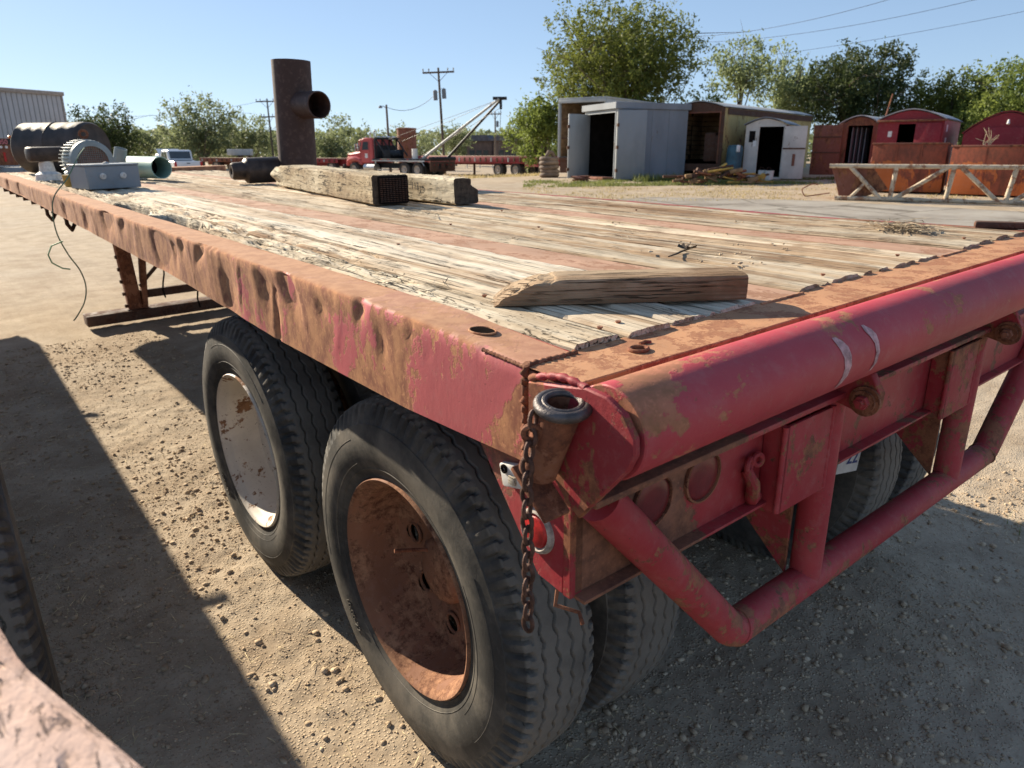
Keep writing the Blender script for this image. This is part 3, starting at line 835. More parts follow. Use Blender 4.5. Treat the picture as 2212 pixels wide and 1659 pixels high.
# under frame
for fx in (0.70, 1.66):
    mb = MB(); mb.box2((fx - 0.008, -0.02, -0.40), (fx + 0.008, 8.2, -0.055)); mb.box2((fx - 0.07, -0.02, -0.412), (fx + 0.07, 8.2, -0.4005)); mb.box2((fx - 0.07, -0.02, -0.0545), (fx + 0.07, 8.2, -0.044))
    mb.build('frame_beam', M['darkrust'], TR)
for i in range(17):
    y = 0.25 + 0.5 * i
    mb = MB(); mb.box2((0.03, y - 0.006, -0.135), (WID - 0.03, y + 0.006, -0.05)); mb.box2((0.03, y - 0.03, -0.049), (WID - 0.03, y + 0.03, -0.043)); mb.build('cross_member', M['darkrust'], TR)

# ------------------------------------------------------------------ wheels
TY_R, TY_W = 0.545, 0.275
def tyre_mesh(seed=1):
    nA = 528; R0 = TY_R
    tw = 0.104                                     # half tread width
    ax = np.concatenate([np.linspace(-tw, tw, 74)])
    A = np.linspace(0, 2 * PI, nA, endpoint=False)
    AX, AN = np.meshgrid(ax, A, indexing='ij')
    crown = R0 - 0.010 * (AX / tw) ** 2 - 0.004 * ss(0.8, 1, np.abs(AX / tw))
    dep = np.zeros_like(AX)
    nz = 62
    for c, amp in ((-0.062, 0.0045), (-0.021, 0.0055), (0.021, 0.0055), (0.062, 0.0045)):
        tri = np.abs(((AN * nz / (2 * PI) + (0.5 if c > 0 else 0)) % 1) - 0.5) * 4 - 1
        d = np.abs(AX - (c + amp * tri))
        dep = np.maximum(dep, 1 - ss(0.0016, 0.0036, d))
    r = crown - 0.009 * dep
    nl = 84
    saw = ((AN * nl / (2 * PI) + 8 * np.abs(AX)) % 1)
    slot = (1 - ss(0.14, 0.22, np.abs(saw - 0.5))) * ss(0.080, 0.086, np.abs(AX))
    r = r - 0.011 * slot
    r += 0.0008 * (fbm(AN * 40, AX * 200, seed) - 0.5)
    rows = [np.stack([AX, r * np.cos(AN), r * np.sin(AN)], -1)]
    side = [(0.110, 0.523), (0.117, 0.508), (0.122, 0.494), (0.126, 0.482), (0.1262, 0.4785), (0.1300, 0.4775), (0.1318, 0.466), (0.1365, 0.440), (0.1385, 0.42), (0.1375, 0.40), (0.133, 0.375), (0.126, 0.352), (0.1185, 0.335), (0.1165, 0.330), (0.117, 0.324), (0.112, 0.318), (0.10, 0.305)]
    def wall(sg):
        out = []
        for j, (a, rr) in enumerate(side):
            rw = np.full_like(A, rr)
            av = np.full_like(A, a)
            if j < 4:
                s2 = 1 - ss(0.14, 0.24, np.abs(((A * nl / (2 * PI) + 8 * 0.104 - j * 0.02) % 1) - 0.5))
                av = av - 0.011 * s2 * (1 - j / 4.2); rw = rw - 0.004 * s2 * (1 - j / 4)
            out.append(np.stack([sg * av, rw * np.cos(A), rw * np.sin(A)], -1))
        return np.stack(out, 0)
    P = np.concatenate([wall(-1)[::-1], rows[0], wall(1)], 0)
    mb = MB().grid(P, True)
    return mb.mesh('tyre', 40)
def m_tyre(dusty=0.35):
    n = NT('weathered_rubber'); v = n.coord((1, 1, 1))
    a = n.noise(v, 5, 7, 0.65); b = n.noise(v, 45, 5)
    c = n.mix(n.rng(a, 0.35, 0.7), (0.042, 0.040, 0.037), (0.105, 0.098, 0.086))
    c = n.mix(n.math('MULTIPLY', n.rng(a, 0.4, 0.72), dusty), c, (0.30, 0.25, 0.19))
    c = n.mix(n.math('MULTIPLY', n.rng(b, 0.55, 0.75), 0.25), c, (0.17, 0.155, 0.135))
    sp_ = n.sep(v)
    rad = n.math('SQRT', n.math('ADD', n.math('MULTIPLY', sp_[1], sp_[1]), n.math('MULTIPLY', sp_[2], sp_[2])))
    td = n.math('MULTIPLY', n.rng(rad, 0.524, 0.531), n.rng(n.noise(v, 9, 6, 0.7), 0.25, 0.7, 0.35, 0.95))
    c = n.mix(td, c, (0.175, 0.16, 0.138))
    return n.fin(c, 0.72, n.bump(n.math('ADD', b, n.math('MULTIPLY', n.noise(v, 160, 4), 0.5)), 0.22, 0.004), 0, 0.35)
M['rubber'] = m_tyre(0.3)
TYRE = tyre_mesh(); TYRE.materials.append(M['rubber'])

def rim_mesh(holes=True):
    # x runs into the wheel from the outer lip (0)
    mb = MB()
    prof = [(0.006, 0.322), (-0.003, 0.3215), (-0.0075, 0.3175), (-0.004, 0.311), (0.003, 0.306), (0.014, 0.300), (0.022, 0.292), (0.030, 0.287), (0.055, 0.284), (0.110, 0.281), (0.148, 0.272)]
    mb.lathe(prof, (0, 0, 0), (1, 0, 0), 96)
    # dished disc with hand holes
    NA, NRr = 264, 46
    rr = np.linspace(0.272, 0.115, NRr); an = np.linspace(0, 2 * PI, NA, endpoint=False)
    P = np.zeros((NRr, NA, 3))
    for i, q in enumerate(rr):
        t = (0.272 - q) / 0.157
        x = 0.148 + 0.020 * math.sin(min(1, t * 1.6) * PI / 2) + 0.022 * t
        P[i, :, 0] = x; P[i, :, 1] = q * np.cos(an); P[i, :, 2] = q * np.sin(an)
    o = len(mb.v); mb.v.extend(map(tuple, P.reshape(-1, 3).tolist()))
    for i in range(NRr - 1):
        for k in range(NA):
            l = (k + 1) % NA
            ym = (rr[i] + rr[i + 1]) / 2; a = an[k] + PI / NA
            bad = False
            for h in range(8):
                ha = 2 * PI * (h + 0.1) / 8
                dx = ym * math.cos(a) - 0.212 * math.cos(ha); dy = ym * math.sin(a) - 0.212 * math.sin(ha)
                if math.hypot(dx, dy) < 0.031: bad = True
            if not bad: mb.f.append((o + i * NA + k, o + i * NA + l, o + (i + 1) * NA + l, o + (i + 1) * NA + k))
    for h in range(8):
        ha = 2 * PI * (h + 0.1) / 8
        mb.torus((0.1725, 0.212 * math.cos(ha), 0.212 * math.sin(ha)), (1, 0.0, 0), 0.0322, 0.0055, 32, 8)
    mb.lathe([(0.19, 0.118), (0.17, 0.105), (0.13, 0.10), (0.115, 0.085), (0.11, 0.05), (0.108, 0.0)], (0, 0, 0), (1, 0, 0), 48)
    for k in range(10):
        a = 2 * PI * k / 10
        mb.lathe([(0.19, 0.016), (0.168, 0.015), (0.166, 0.0)], (0.0, 0.142 * math.cos(a), 0.142 * math.sin(a)), (1, 0, 0), 6)
    return mb.mesh('rim', 40, True)
M['rim_rust'] = m_paint('rusted_rim', (0.25, 0.115, 0.065), (0.36, 0.19, 0.11), (0.10, 0.04, 0.025), 0.5, 7, (1, 1, 1), None, 0.8, 0.4, 0.4)
M['rim_white'] = m_paint('white_rim_rust_spots', (0.66, 0.59, 0.50), (0.32, 0.17, 0.09), (0.16, 0.08, 0.045), 0.36, 6, (1, 1, 1), None, 0.6, 0.25, 0.9)
RIM = rim_mesh()
RIMS = {k: RIM.copy() for k in ('rim_rust', 'rim_white')}
for k, m in RIMS.items(): m.materials.append(M[k])

def text_mesh(s, size, radius, centre_deg, x, depth=0.0012):
    cu = bpy.data.curves.new('lettering', 'FONT'); cu.body = s; cu.size = size; cu.extrude = depth; cu.align_x = 'CENTER'
    cu.resolution_u = 2
    to = bpy.data.objects.new('tmp', cu); COL.objects.link(to)
    dg = bpy.context.evaluated_depsgraph_get()
    me = bpy.data.meshes.new_from_object(to.evaluated_get(dg))
    bpy.data.objects.remove(to); bpy.data.curves.remove(cu)
    for v in me.vertices:
        r_ = radius - v.co.y; a = R(centre_deg) - v.co.x / radius    # reads along the lower side seen from outside
        v.co = Vector((x - v.co.z, r_ * math.cos(a), r_ * math.sin(a)))
    return me

def dual(y, left, rim_kind, letters=None, spin=0.0):
    """a dual wheel pair; x runs inwards from the near side"""
    s = 1 if left else -1; x0 = 0.114 if left else WID - 0.114
    zc = -0.846 + 0.004
    for j, off in enumerate((0.118, 0.118 + 0.335)):
        w = bpy.data.objects.new('wheel', None); COL.objects.link(w); w.parent = TR
        w.location = (x0 + s * off, y, zc); w.rotation_euler = (spin + j * 0.6, 0, 0 if left else PI)
        t = obj('tyre', TYRE, None, w)
        if j == 0 and left:
            for (ra, a0, a1) in ((0.372, -10, 60), (0.442, -12, 62), (0.372, 150, 215), (0.442, 148, 217), (0.352, 0, 359)):
                mb = MB(); xo = float(np.interp(ra, [0.335, 0.352, 0.375, 0.40, 0.42, 0.44, 0.466], [0.1185, 0.126, 0.133, 0.1375, 0.1385, 0.1365, 0.1318]))
                mb.sweep([(-xo, ra * math.cos(R(a0 + (a1 - a0) * k / 60)), ra * math.sin(R(a0 + (a1 - a0) * k / 60))) for k in range(61)], 0.0013, 6); mb.build('sidewall_rib', M['rubber'], t)
        if j == 0:
            rm = obj('rim', RIMS[rim_kind], None, w); rm.location = (-0.118, 0, 0)
            if letters:
                for (txt, size, rad, deg, ln) in letters:
                    obj('lettering', text_mesh(txt, size, rad, deg, -ln), M['rubber'], t)
        else:
            rm = obj('rim', RIMS['rim_rust'], None, w); rm.location = (0.118, 0, 0); rm.rotation_euler = (0, 0, PI)
TEXT = [('10.00-22', 0.034, 0.405, -40, 0.1388)]
TEXT2 = [('10.00-22', 0.034, 0.405, -40 - math.degrees(1.3), 0.1388)]
dual(0.68, True, 'rim_rust', TEXT, 0.0)
dual(1.90, True, 'rim_white', TEXT2, 1.3)
dual(0.68, False, 'rim_rust', None, 0.4); dual(1.90, False, 'rim_rust', None, 0.9)
for ay in (0.68, 1.90):
    mb = MB(); mb.tube((0.25, ay, -0.846), (WID - 0.25, ay, -0.846), 0.062, None, 20); mb.build('axle', M['darkrust'], TR)
    for fx in (0.70, 1.66):
        mb = MB(); mb.box2((fx - 0.05, ay - 0.45, -0.80), (fx + 0.05, ay + 0.45, -0.76)); mb.box2((fx - 0.06, ay - 0.1, -0.80), (fx + 0.06, ay + 0.1, -0.42)); mb.build('spring', M['darkrust'], TR)
mb = MB(); mb.sweep([(0.245, 0.72, -0.79), (0.19, 0.735, -0.775), (0.135, 0.752, -0.765)], [0.005, 0.005, 0.006], 8); mb.build('valve_stem', M['rust'], TR)
# paper tag hanging under the frame
M['paper'] = m_plain('white_tag', (0.70, 0.69, 0.66), 0.7, 0, 0.08, 20, 0.05)
M['ink'] = m_plain('blue_ink', (0.06, 0.08, 0.22), 0.7)
mb = MB(); mb.box((1.66, 0.20, -0.735), (0.16, 0.003, 0.12), 0.001, Matrix.Rotation(R(12), 4, 'Y'))
tg = mb.build('number_tag', M['paper'], TR)
cu = bpy.data.curves.new('tag_number', 'FONT'); cu.body = '22'; cu.size = 0.085; cu.extrude = 0.0006; cu.align_x = 'CENTER'
to = bpy.data.objects.new('tmp', cu); COL.objects.link(to)
me = bpy.data.meshes.new_from_object(to.evaluated_get(bpy.context.evaluated_depsgraph_get())); bpy.data.objects.remove(to)
me.transform(Matrix.Translation((1.675, 0.197, -0.765)) @ Matrix.Rotation(R(12), 4, 'Y') @ Matrix.Rotation(R(90), 4, 'X'))
obj('tag_lettering', me, M['ink'], tg)
for dx in (-0.05, 0.05):
    mb = MB(); mb.tube((1.66 + dx, 0.20, -0.69), (1.66 + dx * 0.6, 0.20, -0.41), 0.002, None, 6); mb.build('tag_wire', M['rust'], tg)

# landing gear on a long foot beam
mb = MB(); mb.box2((0.33, 6.86, -1.335), (2.11, 7.06, -1.235), 0.006); lg = mb.build('landing_foot', M['darkrust'], TR)
for lx in (0.78, 1.66):
    mb = MB(); mb.bar((lx, 6.96, -1.235), (lx - 0.05, 6.96, -0.05), 0.12, 0.12, 0.008); le = mb.build('landing_leg', M['rust'], TR)
    mb = MB(); mb.bar((lx + 0.08, 6.94, -1.23), (lx + 0.2, 6.90, -0.08), 0.10, 0.05, 0.004); mb.build('leg_brace', M['rust'], le)
    for k in range(5):
        mb = MB(); mb.box((lx - 0.075 - 0.01 * k * 0.2, 6.96, -1.2 + 0.12 * k), (0.03, 0.04, 0.03), 0.002); mb.build('leg_lug', M['darkrust'], le)
mb = MB(); mb.bar((0.85, 6.95, -1.02), (1.60, 6.95, -0.30), 0.03, 0.03); mb.build('cross_brace', M['darkrust'], TR)
mb = MB(); mb.bar((0.80, 6.95, -1.10), (1.65, 6.95, -1.10), 0.04, 0.08); mb.build('cross_brace', M['darkrust'], TR)
for hx, hy in ((0.12, 5.3), (0.12, 6.2)):
    mb = MB(); mb.sweep([(hx, hy, -0.09), (hx, hy, -0.22), (hx + 0.03, hy + 0.05, -0.27), (hx + 0.07, hy + 0.1, -0.22)], 0.014, 8); mb.build('tie_hook', M['darkrust'], TR)
for hx, hy, l in ((1.0, 6.6, 0.9), (1.25, 6.4, 1.0)):
    mb = MB(); mb.sweep([(hx + 0.02 * math.sin(k), hy + 0.015 * math.cos(k * 1.7), -0.2 - l * k / 12) for k in range(13)], 0.008, 6); mb.build('air_hose', M['black'], TR)
# ------------------------------------------------------------------ things lying on the deck
def on_deck(x, y, rz=0.0, dz=0.010):
    return TM @ T3(x, y, float(deckz(x, y)) + dz, rz)

# loose short board near the tail
def loose_board():
    L, Wd, H = 0.55, 0.118, 0.060
    t = thing('loose_board', 'short brown weathered board with a splintered end near the tail', 'board',
              on_deck(0.172, 0.318, math.atan2(-0.308, 0.443), 0.0100))
    nx, ns = 90, 40
    xs = np.linspace(0, L, nx)
    sec = []
    for k in range(ns):                              # rounded rectangle section (y back, z up)
        a = 2 * PI * k / ns; c, s = math.cos(a), math.sin(a)
        m = 1 / max(abs(c), abs(s)); p = 0.93
        sec.append((0.5 * Wd * c * min(m, 1.33) * p, 0.5 * H * s * min(m, 1.33) * p))
    P = np.zeros((nx, ns, 3))
    for i, x in enumerate(xs):
        for k, (b, c) in enumerate(sec):
            e = 0.003 * (fbm(x * 9, k * 0.7, 3) - 0.5)
            yy = Wd / 2 + b * (1 + 0.0) + e; zz = H / 2 + c + 0.0025 * (fbm(x * 14, k * 0.5, 8) - 0.5)
            P[i, k] = (x, yy, zz)
    # splintered near end: wedge broken away towards the left, ragged fibres
    top = (P[..., 2] / H)
    cut = 0.105 * np.clip(top, 0, 1) ** 1.2 + 0.030 * (fbm(P[..., 2] * 160, P[..., 1] * 60, 17) - 0.5) + 0.012 * fbm(P[..., 2] * 400, P[..., 1] * 100, 19)
    wgt = 1 - ss(0.0, 0.17, P[..., 0])
    P[..., 0] += cut * wgt
    P[..., 2] -= 0.012 * wgt * ss(0.5, 1.0, top) * fbm(P[..., 0] * 50, P[..., 1] * 60, 23) * 1.3
    P[-1, :, 0] += 0.004 * (fbm(P[-1, :, 2] * 200, P[-1, :, 1] * 60, 4) - 0.5)
    mb = MB().grid(P, True)
    mb.f.append(tuple(range(ns - 1, -1, -1))); mb.f.append(tuple((nx - 1) * ns + k for k in range(ns)))
    o = mb.build('board_body', M['board_x'], t, 40, False)
    f = MB()
    for i in range(36):
        z = random.uniform(0.006, H - 0.012); y = random.uniform(0.004, Wd * 0.6)
        x0 = 0.11 * (z / H) ** 1.2 + 0.012
        l = random.uniform(0.015, 0.05)
        f.sweep([(x0 + 0.03, y, z), (x0 + 0.03 - l, y + random.uniform(-0.004, 0.004), z + random.uniform(-0.003, 0.006))], [0.0028, 0.0004], 5)
    f.build('splinters', M['board_x'], t, 40)
    return t
M['board_x'] = m_wood('loose_board_wood', (0.38, 0.28, 0.185), (0.27, 0.175, 0.105), (0.13, 0.07, 0.035), (2.6, 70, 70), 0.8, False, 0.6, 0.8)
loose_board()

def timber(name, label, p0, p1, w, h, seed, gear):
    d = Vector((p1[0] - p0[0], p1[1] - p0[1], 0)); L = d.length; rz = math.atan2(d.y, d.x) - PI / 2
    t = thing(name, label, 'timber', on_deck(p0[0], p0[1], rz, 0.012))
    ny, ns = 150, 48
    P = np.zeros((ny, ns, 3)); ys = np.linspace(0, L, ny)
    for k in range(ns):
        a = 2 * PI * (k + 0.5) / ns; c, s = math.cos(a), math.sin(a); m = min(1 / max(abs(c), abs(s)), 1.39)
        x = 0.5 * w * c * m; z = 0.5 * h * s * m
        e = 0.005 * (fbm(ys * 4, np.full(ny, k * 0.35), seed, 4) - 0.5) + 0.0045 * (fbm(ys * 34, np.full(ny, k * 1.1), seed + 3, 3) - 0.5)
        P[:, k, 0] = w / 2 + x * (1 + e / w * 2.4); P[:, k, 1] = ys; P[:, k, 2] = h / 2 + z * (1 + e / h * 2.0)
    P[..., 2] = np.maximum(P[..., 2], 0.001)
    if gear == 'far':                                # torn, splintered far end
        wg = ss(L - 0.35, L, P[..., 1]); P[..., 2] *= 1 - 0.22 * wg * fbm(P[..., 0] * 20, P[..., 1] * 6, 2); P[..., 0] += 0.02 * wg * np.sin(P[..., 2] * 60)
    if gear == 'notch':                              # hollow sawn out of the right top edge
        wg = 1 - ss(0.16, 0.30, P[..., 1])
        q = ss(0.5, 0.75, P[..., 2] / h) * ss(0.5, 0.8, P[..., 0] / w)
        P[..., 0] -= 0.045 * wg * q
    mb = MB().grid(P, True)
    mb.f.append(tuple((ny - 1) * ns + k for k in range(ns)))
    mb.build('timber_body', M['timber'], t, 45, False)
    cap = MB(); cap.add([P[0, k] for k in range(ns)], [tuple(range(ns - 1, -1, -1))])
    cap.build('end_face', M['endgrain'], t, 0, False)
    return t, w, h, L
T1, w1, h1, L1 = timber('timber', 'thick weathered grey timber with a dark ribbed plate on its end', (1.125, 2.56), (1.42, 4.62), 0.200, 0.150, 5, 'far')
mb = MB(); mb.box2((0.030, -0.014, 0.006), (0.196, -0.002, 0.144), 0.006); rbp = mb.build('end_plate', M['black'], T1)
for r_ in range(13):
    for c_ in range(9):
        mb = MB(); mb.box((0.045 + 0.0172 * c_, -0.0165, 0.018 + 0.0095 * r_), (0.0125, 0.004, 0.004), 0.0008)
        mb.build('plate_rib', M['darkrust'], rbp)
T2, w2, h2, L2 = timber('timber', 'second weathered timber with a notched dark end beside the ribbed one', (1.455, 2.30), (1.49, 3.9), 0.150, 0.132, 9, 'notch')
M['ink_black'] = m_plain('black_marking', (0.03, 0.028, 0.025), 0.8)
cu = bpy.data.curves.new('number_marking', 'FONT'); cu.body = '113'; cu.size = 0.055; cu.extrude = 0.0004
to = bpy.data.objects.new('tmp', cu); COL.objects.link(to)
me = bpy.data.meshes.new_from_object(to.evaluated_get(bpy.context.evaluated_depsgraph_get())); bpy.data.objects.remove(to)
me.transform(Matrix.Translation((-0.0075, 0.42, 0.062)) @ Matrix.Rotation(R(-90), 4, 'Z') @ Matrix.Rotation(R(90), 4, 'X'))
obj('number_marking', me, M['ink_black'], T2)

# upright pipe with side outlet
vp = thing('branch_pipe', 'tall rusty brown steel pipe standing upright with a round side outlet', 'pipe', on_deck(1.79, 5.02, 0))
M['brownpipe'] = m_paint('brown_pipe', (0.050, 0.027, 0.022), (0.13, 0.065, 0.04), (0.035, 0.02, 0.016), 0.28, 3.5, (1, 1, 0.4), None, 0.6, 0.15, 0.2)
HP = 0.92
mb = MB(); mb.pipe((0, 0, 0), (0.035, 0, HP), 0.150, 0.141, 56); mb.build('main_pipe', M['brownpipe'], vp)
od = Vector((0.10, -1.0, -0.03)).normalized()
o0 = Vector((0.03, -0.05, HP - 0.325))
mb = MB(); mb.pipe(o0, o0 + od * 0.33, 0.100, 0.091, 44); mb.build('side_outlet', M['brownpipe'], vp)
mb = MB(); mb.sweep([(0.149 + 0.035 * i / 30 + 0.002 * math.sin(i), 0.02, 0.005 + HP * i / 30) for i in range(31)], 0.006, 6); mb.build('seam', M['rust'], vp)

# drilling tool lying down
tl = thing('pipe_coupling', 'dark heavy pipe fitting with stepped hollow end lying by the upright pipe', 'fitting', on_deck(1.40, 5.12, R(-8)))
M['oily'] = m_plain('oily_dark_steel', (0.055, 0.038, 0.03), 0.5, 0.3, 0.45, 14, 0.2, 0.4)
ax = Vector((1, 0.10, 0.0)).normalized()
mb = MB(); mb.lathe([(-0.02, 0.0), (-0.02, 0.024), (-0.10, 0.024), (-0.115, 0.028), (-0.118, 0.055), (-0.10, 0.066), (-0.02, 0.070), (-0.012, 0.078), (0.0, 0.094), (0.02, 0.100), (0.30, 0.100), (0.31, 0.094), (0.31, 0.0)], (0.0, 0, 0.10), ax, 40)
mb.build('fitting_body', M['oily'], tl)

# teal pipe
a = Vector((0.50, 8.35)); b = Vector((1.00, 6.02)); d = (b - a)
tp = thing('green_pipe', 'pale green coated steel pipe lying behind the electric motor', 'pipe', on_deck(a.x, a.y, math.atan2(d.y, d.x)))
M['teal'] = m_paint('pale_green_coating', (0.27, 0.42, 0.36), (0.22, 0.20, 0.13), (0.12, 0.08, 0.05), 0.10, 6, (1, 1, 1), None, 0.45, 0.08, 0.2)
mb = MB(); mb.pipe((0, 0, 0.093), (d.length, 0, 0.093), 0.091, 0.084, 48); mb.build('pipe_body', M['teal'], tp)
mb = MB(); mb.tube((d.length - 0.25, 0, 0.093), (d.length - 0.251, 0, 0.093), 0.0835, None, 40); mb.build('pipe_inside', M['black'], tp)  # black disc closes the bore and stands for its inner shade

# black rubber roll
rl = thing('rubber_roll', 'large dark rubber roll lying on the front of the deck', 'roll', on_deck(0.34, 8.30, R(-52)))
M['rollrub'] = m_plain('dark_rubber_sheet', (0.045, 0.035, 0.03), 0.55, 0, 0.5, 5, 0.2, 0.35)
mb = MB(); rows = []
for i, x in enumerate(np.linspace(0, 0.78, 30)):
    rr = 0.245 + 0.0012 * math.sin(i * 1.3) - (0.018 if i in (0, 29) else 0)
    rows.append([(x, rr * math.cos(q) + 0.003 * math.sin(3 * q + i * 0.2), 0.245 + rr * math.sin(q)) for q in np.linspace(0, 2 * PI, 56, endpoint=False)])
mb.grid(np.array(rows), True)
mb.lathe([(0, 0.228), (-0.004, 0.2), (0.02, 0.06), (0.06, 0.05), (0.06, 0.0)], (0.78, 0, 0.245), (1, 0, 0), 48)
mb.lathe([(0, 0.228), (0.004, 0.2), (-0.02, 0.06), (-0.06, 0.0)], (0, 0, 0.245), (1, 0, 0), 48)
mb.build('roll_body', M['rollrub'], rl)
mb = MB(); mb.torus((0.40, 0, 0.245), (1, 0, 0), 0.247, 0.005, 56, 8); mb.build('roll_strap', M['rollrub'], rl)

# electric motor with terminal box
mo = thing('electric_motor', 'grey finned electric motor with lifting eye beside its terminal box', 'motor', on_deck(0.40, 5.46, R(8), 0.012))
M['greypaint'] = m_paint('grey_green_paint', (0.25, 0.29, 0.29), (0.25, 0.14, 0.08), (0.12, 0.06, 0.04), 0.14, 7, (1, 1, 1), None, 0.5, 0.12, 0.3)
M['greybox'] = m_paint('blue_grey_paint', (0.19, 0.22, 0.245), (0.24, 0.17, 0.12), (0.12, 0.07, 0.05), 0.10, 6, (1, 1, 1), None, 0.5, 0.10, 0.2)
MZ = 0.172; MR = 0.150
mb = MB(); mb.lathe([(0.30, 0.0), (0.30, 0.07), (0.25, 0.125), (0.23, 0.135), (0.0, 0.135), (0.0, 0.0)], (0.0, 0.05, MZ), (0, 1, 0), 40); mb.build('motor_body', M['greypaint'], mo)
for k in range(36):
    a_ = 2 * PI * k / 36
    if math.sin(a_) < -0.75: continue
    mb = MB(); mb.box((0.146 * math.cos(a_), 0.17, MZ + 0.146 * math.sin(a_)), (0.024, 0.21, 0.004), 0.0008, Matrix.Rotation(-a_, 4, 'Y')); mb.build('cooling_fin', M['greypaint'], mo)
mb = MB(); mb.lathe([(0.03, MR + 0.004), (-0.005, MR), (-0.012, MR - 0.012), (-0.012, 0.110), (-0.006, 0.108), (0.0, 0.108)], (0, 0.03, MZ), (0, 1, 0), 48); mb.build('fan_cowl', M['greypaint'], mo)
gr = MB()
for k in range(-7, 8):
    x = k * 0.0145; s = math.sqrt(max(0, 0.109 ** 2 - x * x))
    gr.bar((x, 0.024, MZ - s), (x, 0.024, MZ + s), 0.003, 0.003); gr.bar((-s, 0.021, MZ + x), (s, 0.021, MZ + x), 0.003, 0.003)
gr.build('fan_grille', M['rust'], mo, 0)
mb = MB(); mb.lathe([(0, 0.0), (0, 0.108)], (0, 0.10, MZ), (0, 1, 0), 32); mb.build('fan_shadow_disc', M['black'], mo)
mb = MB(); mb.torus((0.01, 0.15, MZ + 0.195), (0.25, 1, 0), 0.026, 0.010, 24, 10); mb.tube((0.01, 0.15, MZ + 0.14), (0.01, 0.15, MZ + 0.175), 0.014); mb.build('lifting_eye', M['rust'], mo)
mb = MB(); mb.box((-0.02, 0.15, 0.03), (0.26, 0.22, 0.025), 0.003); mb.box((-0.13, 0.15, 0.06), (0.03, 0.2, 0.06), 0.003); mb.box((0.12, 0.15, 0.06), (0.03, 0.2, 0.06), 0.003); mb.build('motor_foot', M['greypaint'], mo)
M['ochre'] = m_plain('ochre_clay', (0.42, 0.27, 0.07), 0.7)
mb = MB(); mb.lathe([(0.0, 0.0), (0.0, 0.026), (0.05, 0.034), (0.085, 0.036), (0.085, 0.0)], (-0.19, 0.03, 0), (0, 0, 1), 24)
cupo = mb.build('yellow_cup', M['ochre'], None); cupo.matrix_world = mo.matrix_world.copy(); tag(cupo, 'small ochre yellow cup standing beside the motor', 'cup')
# terminal box
tb = thing('terminal_box', 'blue grey metal terminal box with two round fittings on the deck', 'box', on_deck(0.175, 5.16, R(-3), 0.014))
bx = MB(); bx.prism([(0.0, 0.0), (0.07, -0.30), (0.405, -0.245), (0.35, 0.03)], 0.0, 0.150, 'Z', 0.004); bx.build('box_body', M['greybox'], tb)
bx = MB(); bx.prism([(-0.004, 0.004), (0.068, -0.306), (0.411, -0.250), (0.354, 0.035)], 0.151, 0.162, 'Z', 0.003); bx.build('box_lid', M['greybox'], tb)
nv = Vector((0.055, -0.335, 0)).normalized(); nv = Vector((0.16, -0.987, 0))
for q in (0.10, 0.23):
    c = Vector((0.07, -0.30, 0.085)) + Vector((0.335, 0.055, 0)) * q / 0.34 * 1.0
    mb = MB(); mb.lathe([(0, 0.020), (0.012, 0.020), (0.014, 0.014), (0.020, 0.013), (0.020, 0.006), (0.012, 0.005), (0.012, 0.0)], c, nv, 24); mb.build('round_fitting', M['white'], tb)
mb = MB(); mb.lathe([(0, 0.0), (0.0, 0.02), (0.008, 0.018), (0.012, 0.008), (0.014, 0.0)], (0.22, -0.15, 0.162), (0, 0, 1), 16); mb.build('lid_knob', M['greybox'], tb)
# small junk behind the motor
jb = thing('drive_block', 'small dark rounded steel block on a pale bracket behind the motor', 'block', on_deck(0.20, 6.55, R(10)))
mb = MB(); mb.box((0.05, 0, 0.21), (0.30, 0.14, 0.12), 0.03); mb.build('block_body', M['oily'], jb)
mb = MB(); mb.lathe([(0, 0.10), (0.05, 0.095), (0.07, 0.06), (0.16, 0.05)], (0.03, 0, 0), (0, 0, 1), 24); mb.build('bracket', M['white'], jb)
sg = thing('green_stub_pipe', 'short grey green pipe stub standing askew behind the motor', 'pipe', on_deck(0.72, 6.35, 0))
mb = MB(); mb.pipe((0, 0, 0.05), (0.05, -0.05, 0.26), 0.05, 0.044, 24); mb.build('stub_body', M['greypaint'], sg)

# thin wire hanging over the rail
M['wire'] = m_plain('dull_green_wire', (0.10, 0.16, 0.09), 0.6)
M['wire2'] = m_plain('pale_green_wire', (0.35, 0.60, 0.30), 0.6)
wr = thing('hanging_wire', 'thin green wire drooping from the motor over the left rail', 'wire', TM)
pts = [(0.30, 5.15, 0.30), (0.22, 4.95, 0.25), (0.10, 4.75, 0.12), (0.0, 4.65, 0.03), (-0.04, 4.6, -0.06), (-0.05, 4.55, -0.20), (-0.02, 4.5, -0.33), (0.02, 4.45, -0.43), (0.03, 4.42, -0.53), (0.0, 4.38, -0.62), (-0.06, 4.33, -0.69), (-0.09, 4.32, -0.72)]
sm = [Vector(p) for p in pts]; fine = []
for i in range(len(sm) - 1):
    p0 = sm[max(i - 1, 0)]; p1 = sm[i]; p2 = sm[i + 1]; p3 = sm[min(i + 2, len(sm) - 1)]
    for k in range(5):
        t = k / 5; fine.append(0.5 * ((2 * p1) + (-p0 + p2) * t + (2 * p0 - 5 * p1 + 4 * p2 - p3) * t * t + (-p0 + 3 * p1 - 3 * p2 + p3) * t ** 3))
fine.append(sm[-1])
mb = MB(); mb.sweep(fine, 0.0042, 6); mb.build('wire_strand', M['wire'], wr)
mb = MB(); mb.sweep([(-0.03, 4.52, -0.25), (-0.10, 4.50, -0.27), (-0.13, 4.48, -0.32), (-0.12, 4.47, -0.37), (-0.07, 4.46, -0.41), (-0.03, 4.46, -0.42)], 0.0045, 6); mb.build('wire_loop', M['wire2'], wr)

